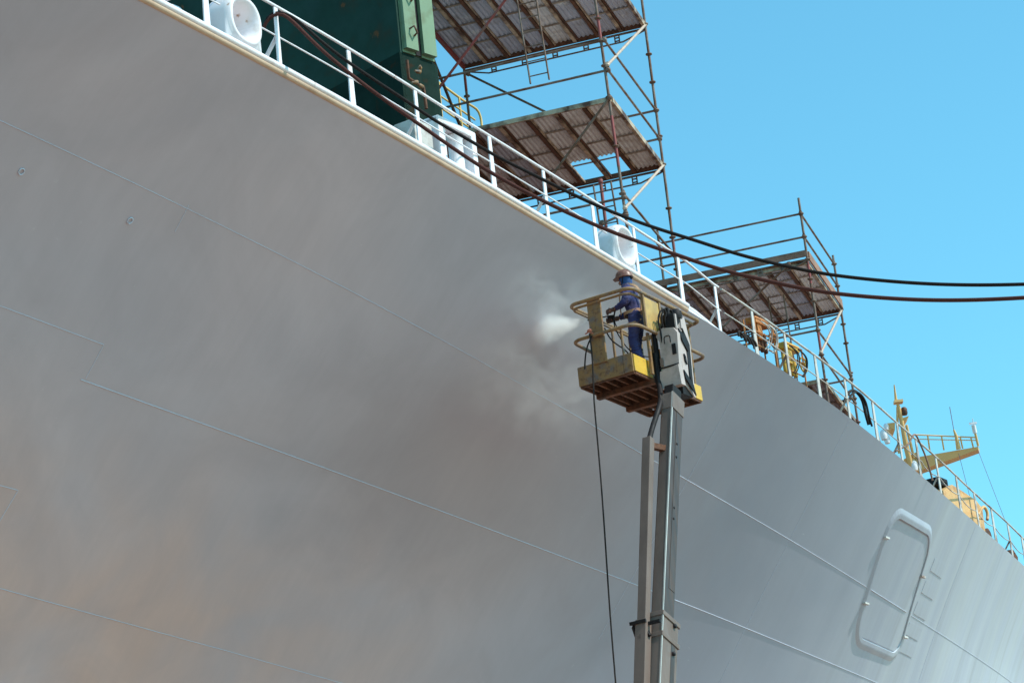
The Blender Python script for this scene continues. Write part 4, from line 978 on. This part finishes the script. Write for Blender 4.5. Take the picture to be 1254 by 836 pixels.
    # gloves: palm plus five bent fingers closed on the gun
    for (hn, s_) in (('hal', 1), ('har', -1)):
        g = MB(); c = P(*J[hn]); wv = P(*J['wrl' if s_ > 0 else 'wrr']); d = (c - wv).normalized(); sd = LL * -s_; 
        g.lathe(wv, d, [(.042, -.05), (.04, 0), (.036, .02)], 12); g.bbox(c + d * .005, d * .048, UP * .042, sd * .018, .012)
        for k in range(4):
            a = c + d * .045 + UP * (.032 - .021 * k); ln = (.04, .046, .043, .034)[k]
            g.sweep([a, a + d * ln * .6 + sd * .012, a + d * ln * .5 + sd * .045, a + d * .0 + sd * .055], .0105, 8, rad=[.0115, .011, .010, .008])
        a = c - d * .02 + UP * .035; g.sweep([a, a + d * .03 + UP * .02 + sd * .02, a + d * .055 + sd * .05], .012, 8, rad=[.014, .012, .009])
        g.build('glove', M['glove'], t)
    for n, tn in (('anl', 'tol'), ('anr', 'tor')):
        b = MB(); a = P(*J[n]); q = P(*J[tn]); d = (q - a); d.z = 0; d.normalize(); s_ = d.cross(UP)
        b.lathe(V((a.x, a.y, base.z + .05)), UP, [(.06, 0), (.062, .08), (.06, .16)], 14); b.bbox(V((a.x, a.y, base.z + .045)) + d * .06, d * .15, s_ * .052, UP * .043, .025); b.build('boot', M['boot'], t)
    # spray gun
    gc = P(*J['har']) + UP * .0; g = thing('spray_gun', gc, 'long black spray gun held by the painter, pointing at the hull', 'spray gun')
    a = P(.44, .03, 1.05); tip = P(.80, .02, 1.06)
    mb = MB(); mb.sweep([P(.36, .04, 1.04), a, tip], .011, 8); mb.build('lance', M['black'], g)
    mb = MB(); mb.bbox(P(.42, .03, 1.03), F * .06, LL * .014, UP * .022, .005); mb.bar(P(.40, .03, 1.02), P(.37, .0, .93), .03, .025); mb.lathe(tip, F, [(.016, 0), (.02, .01), (.012, .03)], 8); mb.build('handle', M['black'], g)
    # hoses from the gun
    for k, pts in enumerate(([(.37, .0, .93), (.32, .05, .8), (.22, .2, .72), (.20, .26, .55), (.24, .2, .4)], [(.36, .04, 1.04), (.28, .12, 1.16), (.30, .20, 1.0), (.33, .2, .85), (.28, .12, .62), (.10, -.05, .35), (-.1, -.2, .3)])):
        mb = MB(); mb.sweep(smooth_path([P(*p) for p in pts], 6), .010, 6); mb.build('gun_hose', M['rubber'], g)
    return P
PP = person()

# paint hose and air line hanging off the basket
def hoses():
    def H(x, y, v=0.): # plane u=-.1
        r = ray(x, y); return CAM + r * ((BO - e1 * .16 - CAM).dot(e1) / r.dot(e1))
    pts = [H(722, 408), H(724, 425), H(726, 450), H(727, 480), H(730, 520), H(734, 565), H(739, 630), H(745, 720), H(751, 800), H(754, 836), H(764, 960)]
    end = pts[-1]; pts += [V((end.x + .1, end.y - .3, 6)), V((end.x + .2, end.y - .4, 1)), V((end.x + .5, end.y - .8, .03)), V((end.x + 3, end.y - 3, .03))]
    mb = MB(); mb.sweep(smooth_path(pts, 6), .0135, 8); o = mb.build('paint_hose', M['rubber']); tag(o, 'long black hose hanging from the basket rail down past the boom', 'hose'); move(o, pts[0])
    pts = [H(724, 410), H(719, 430), H(717, 452), H(722, 440), H(727, 420), H(733, 406), H(742, 412)]
    pts = [H(725, 411), H(720, 422), H(717, 436), H(716, 452)]
    mb = MB(); mb.sweep(smooth_path(pts, 6), .013, 8); mb.sweep(smooth_path([L(.0, .45, .8), L(.1, .4, .6), L(.35, .3, .45), L(.6, .3, .3)], 6), .012, 6); o = mb.build('air_hose', M['rubber']); tag(o, 'short hose looped over the left end of the basket', 'hose'); move(o, pts[0])
    mb = MB(); c = H(722, 405); mb.lathe(c, e2, [(.02, -.04), (.032, -.02), (.032, .02), (.02, .04)], 10); mb.sweep([H(717, 409), H(721, 406), H(726, 408)], .013, 6); o = mb.build('hose_clamp', M['red']); tag(o, 'small red clamp on the left end of the basket rail', 'clamp'); move(o, c)
hoses()

# ------------------------------------------------------------------ spray mist
def mist():
    tip = PP(.83, .02, 1.06); h = hull_hit(662, 402); hp = hull_pt(*h, .05)
    print('MIST', tip, hp, (hp - tip).length)
    def vol(name, mesh_fn, dens, lab, sc, lo, hi, edge):
        m = bpy.data.materials.new(name); m.use_nodes = True; nt = m.node_tree; nt.nodes.clear(); Lk = nt.links.new
        out = nd(nt, 'ShaderNodeOutputMaterial'); v = nd(nt, 'ShaderNodeVolumePrincipled'); Lk(v.outputs[0], out.inputs['Volume'])
        v.inputs['Color'].default_value = (.995, .995, .985, 1); v.inputs['Anisotropy'].default_value = 0
        tc = nd(nt, 'ShaderNodeTexCoord'); n = nd(nt, 'ShaderNodeTexNoise'); n.inputs['Scale'].default_value = sc; n.inputs['Detail'].default_value = 4; n.inputs['Distortion'].default_value = 1.4; Lk(tc.outputs['Object'], n.inputs['Vector'])
        r_ = nd(nt, 'ShaderNodeMapRange'); Lk(n.outputs['Fac'], r_.inputs[0]); r_.inputs[1].default_value = lo; r_.inputs[2].default_value = hi
        mu = nd(nt, 'ShaderNodeMath', operation='MULTIPLY'); Lk(r_.outputs[0], mu.inputs[0])
        Lk(edge(nt, tc, Lk), mu.inputs[1])
        m2 = nd(nt, 'ShaderNodeMath', operation='MULTIPLY'); Lk(mu.outputs[0], m2.inputs[0]); m2.inputs[1].default_value = dens; Lk(m2.outputs[0], v.inputs['Density'])
        return m
    # soft ball falloff in generated coordinates
    def ball(nt, tc, Lk):
        g = nd(nt, 'ShaderNodeVectorMath', operation='SUBTRACT'); Lk(tc.outputs['Generated'], g.inputs[0]); g.inputs[1].default_value = (.5, .5, .5)
        l = nd(nt, 'ShaderNodeVectorMath', operation='LENGTH'); Lk(g.outputs[0], l.inputs[0])
        r_ = nd(nt, 'ShaderNodeMapRange'); r_.interpolation_type = 'SMOOTHSTEP'; Lk(l.outputs['Value'], r_.inputs[0]); r_.inputs[1].default_value = .48; r_.inputs[2].default_value = .0; return r_.outputs[0]
    # the dense fan: cone in local coordinates, x from the nozzle
    d = hp - tip; Ln = d.length; x = d.normalized(); y = UP.cross(x).normalized(); z = x.cross(y)
    mb = MB(); mb.lathe(V((0, 0, 0)), V((1, 0, 0)), [(.02, 0), (.16, .3 * Ln), (.32, .6 * Ln), (.46, .85 * Ln), (.52, Ln), (.4, Ln * 1.12), (.0001, Ln * 1.18)], 20, u=V((0, 0, 1)))
    def fan(nt, tc, Lk):
        s = nd(nt, 'ShaderNodeSeparateXYZ'); Lk(tc.outputs['Object'], s.inputs[0])
        c = nd(nt, 'ShaderNodeCombineXYZ'); Lk(s.outputs[1], c.inputs[1]); Lk(s.outputs[2], c.inputs[2]); l = nd(nt, 'ShaderNodeVectorMath', operation='LENGTH'); Lk(c.outputs[0], l.inputs[0])
        w = nd(nt, 'ShaderNodeMapRange'); Lk(s.outputs[0], w.inputs[0]); w.inputs[2].default_value = Ln; w.inputs[3].default_value = .02; w.inputs[4].default_value = .36
        q = nd(nt, 'ShaderNodeMath', operation='DIVIDE'); Lk(l.outputs['Value'], q.inputs[0]); Lk(w.outputs[0], q.inputs[1])
        r_ = nd(nt, 'ShaderNodeMapRange'); r_.interpolation_type = 'SMOOTHSTEP'; Lk(q.outputs[0], r_.inputs[0]); r_.inputs[1].default_value = 1.; r_.inputs[2].default_value = .2
        f = nd(nt, 'ShaderNodeMapRange'); Lk(s.outputs[0], f.inputs[0]); f.inputs[1].default_value = 0; f.inputs[2].default_value = Ln; f.inputs[3].default_value = 1.6; f.inputs[4].default_value = .8
        e = nd(nt, 'ShaderNodeMapRange'); Lk(s.outputs[0], e.inputs[0]); e.interpolation_type = 'SMOOTHSTEP'; e.inputs[1].default_value = Ln * 1.15; e.inputs[2].default_value = Ln * .8
        a = nd(nt, 'ShaderNodeMath', operation='MULTIPLY'); Lk(r_.outputs[0], a.inputs[0]); Lk(f.outputs[0], a.inputs[1]); b = nd(nt, 'ShaderNodeMath', operation='MULTIPLY'); Lk(a.outputs[0], b.inputs[0]); Lk(e.outputs[0], b.inputs[1]); return b.outputs[0]
    mm = vol('paint_fan_volume', None, 9., '', 3.2, .30, .62, fan)
    o = mb.build('paint_mist', mm); o.matrix_world = Matrix.Translation(tip) @ Matrix((x, y, z)).transposed().to_4x4()
    tag(o, 'bright dense jet of paint mist between the spray gun and the hull', 'paint mist', kind='stuff')
    # drifting cloud along the hull
    for (px, py, rx, rz, dn, lab) in ((668, 368, 2.5, 1.0, .75, 'thin cloud of paint mist drifting along the hull above and left of the jet'), (645, 455, 3.1, 1.35, .5, 'faint haze of paint mist hanging below the jet')):
        h = hull_hit(px, py); c = hull_pt(*h, .45); mb = MB(); n = 10
        mb.lathe(V((0, 0, 0)), V((0, 0, 1)), [(max(.0001, math.sin(math.pi * i / n)), -math.cos(math.pi * i / n)) for i in range(n + 1)], 18)
        mm = vol('paint_haze_volume', None, dn, '', 1.7, .42, .66, ball); o = mb.build('paint_mist', mm); hn = (hull_pt(h[0], h[1], 1.) - hull_pt(*h)).normalized(); ax_ = (AX - hn * AX.dot(hn)).normalized(); az_ = hn.cross(ax_)
        mt = Matrix((ax_ , hn , az_)).transposed().to_4x4(); o.data.transform(Matrix.Diagonal((rx, .55, rz, 1))); o.matrix_world = Matrix.Translation(c) @ mt
        tag(o, lab, 'paint mist', kind='stuff')
mist()

# ------------------------------------------------------------------ light
SUN_AZ, SUN_EL = 108., 48.
w = bpy.data.worlds.new('World'); scene.world = w; w.use_nodes = True; nt = w.node_tree; nt.nodes.clear()
sky = nd(nt, 'ShaderNodeTexSky'); sky.sky_type = 'NISHITA'; sky.sun_disc = False; sky.sun_elevation = R(SUN_EL); sky.sun_rotation = R(SUN_AZ); sky.air_density = 1.0; sky.dust_density = .6; sky.ozone_density = 1.5
tint = nd(nt, 'ShaderNodeMix', data_type='RGBA', blend_type='MULTIPLY'); tint.inputs[0].default_value = 1; tint.inputs[7].default_value = (.90, 1.88, 1.75, 1); nt.links.new(sky.outputs[0], tint.inputs[6])
bg = nd(nt, 'ShaderNodeBackground'); bg.inputs[1].default_value = .14; nt.links.new(tint.outputs[2], bg.inputs[0])
wo = nd(nt, 'ShaderNodeOutputWorld'); nt.links.new(bg.outputs[0], wo.inputs[0])
sl = bpy.data.lights.new('sun', 'SUN'); sl.energy = 4.5; sl.angle = R(.5); sl.color = (1, .955, .88); so = bpy.data.objects.new('sun', sl); COL.objects.link(so)
sd = V((math.sin(R(SUN_AZ)) * math.cos(R(SUN_EL)), math.cos(R(SUN_AZ)) * math.cos(R(SUN_EL)), math.sin(R(SUN_EL))))
so.rotation_euler = sd.to_track_quat('Z', 'Y').to_euler(); so.location = (20, -20, 60)
scene.view_settings.view_transform = 'Standard'; scene.view_settings.look = 'None'; scene.view_settings.exposure = 0
scene.render.engine = 'CYCLES'; scene.cycles.volume_step_rate = 1.0;  scene.cycles.volume_bounces = 5; scene.cycles.max_bounces = 8
scene.render.resolution_x = 1024; scene.render.resolution_y = 682
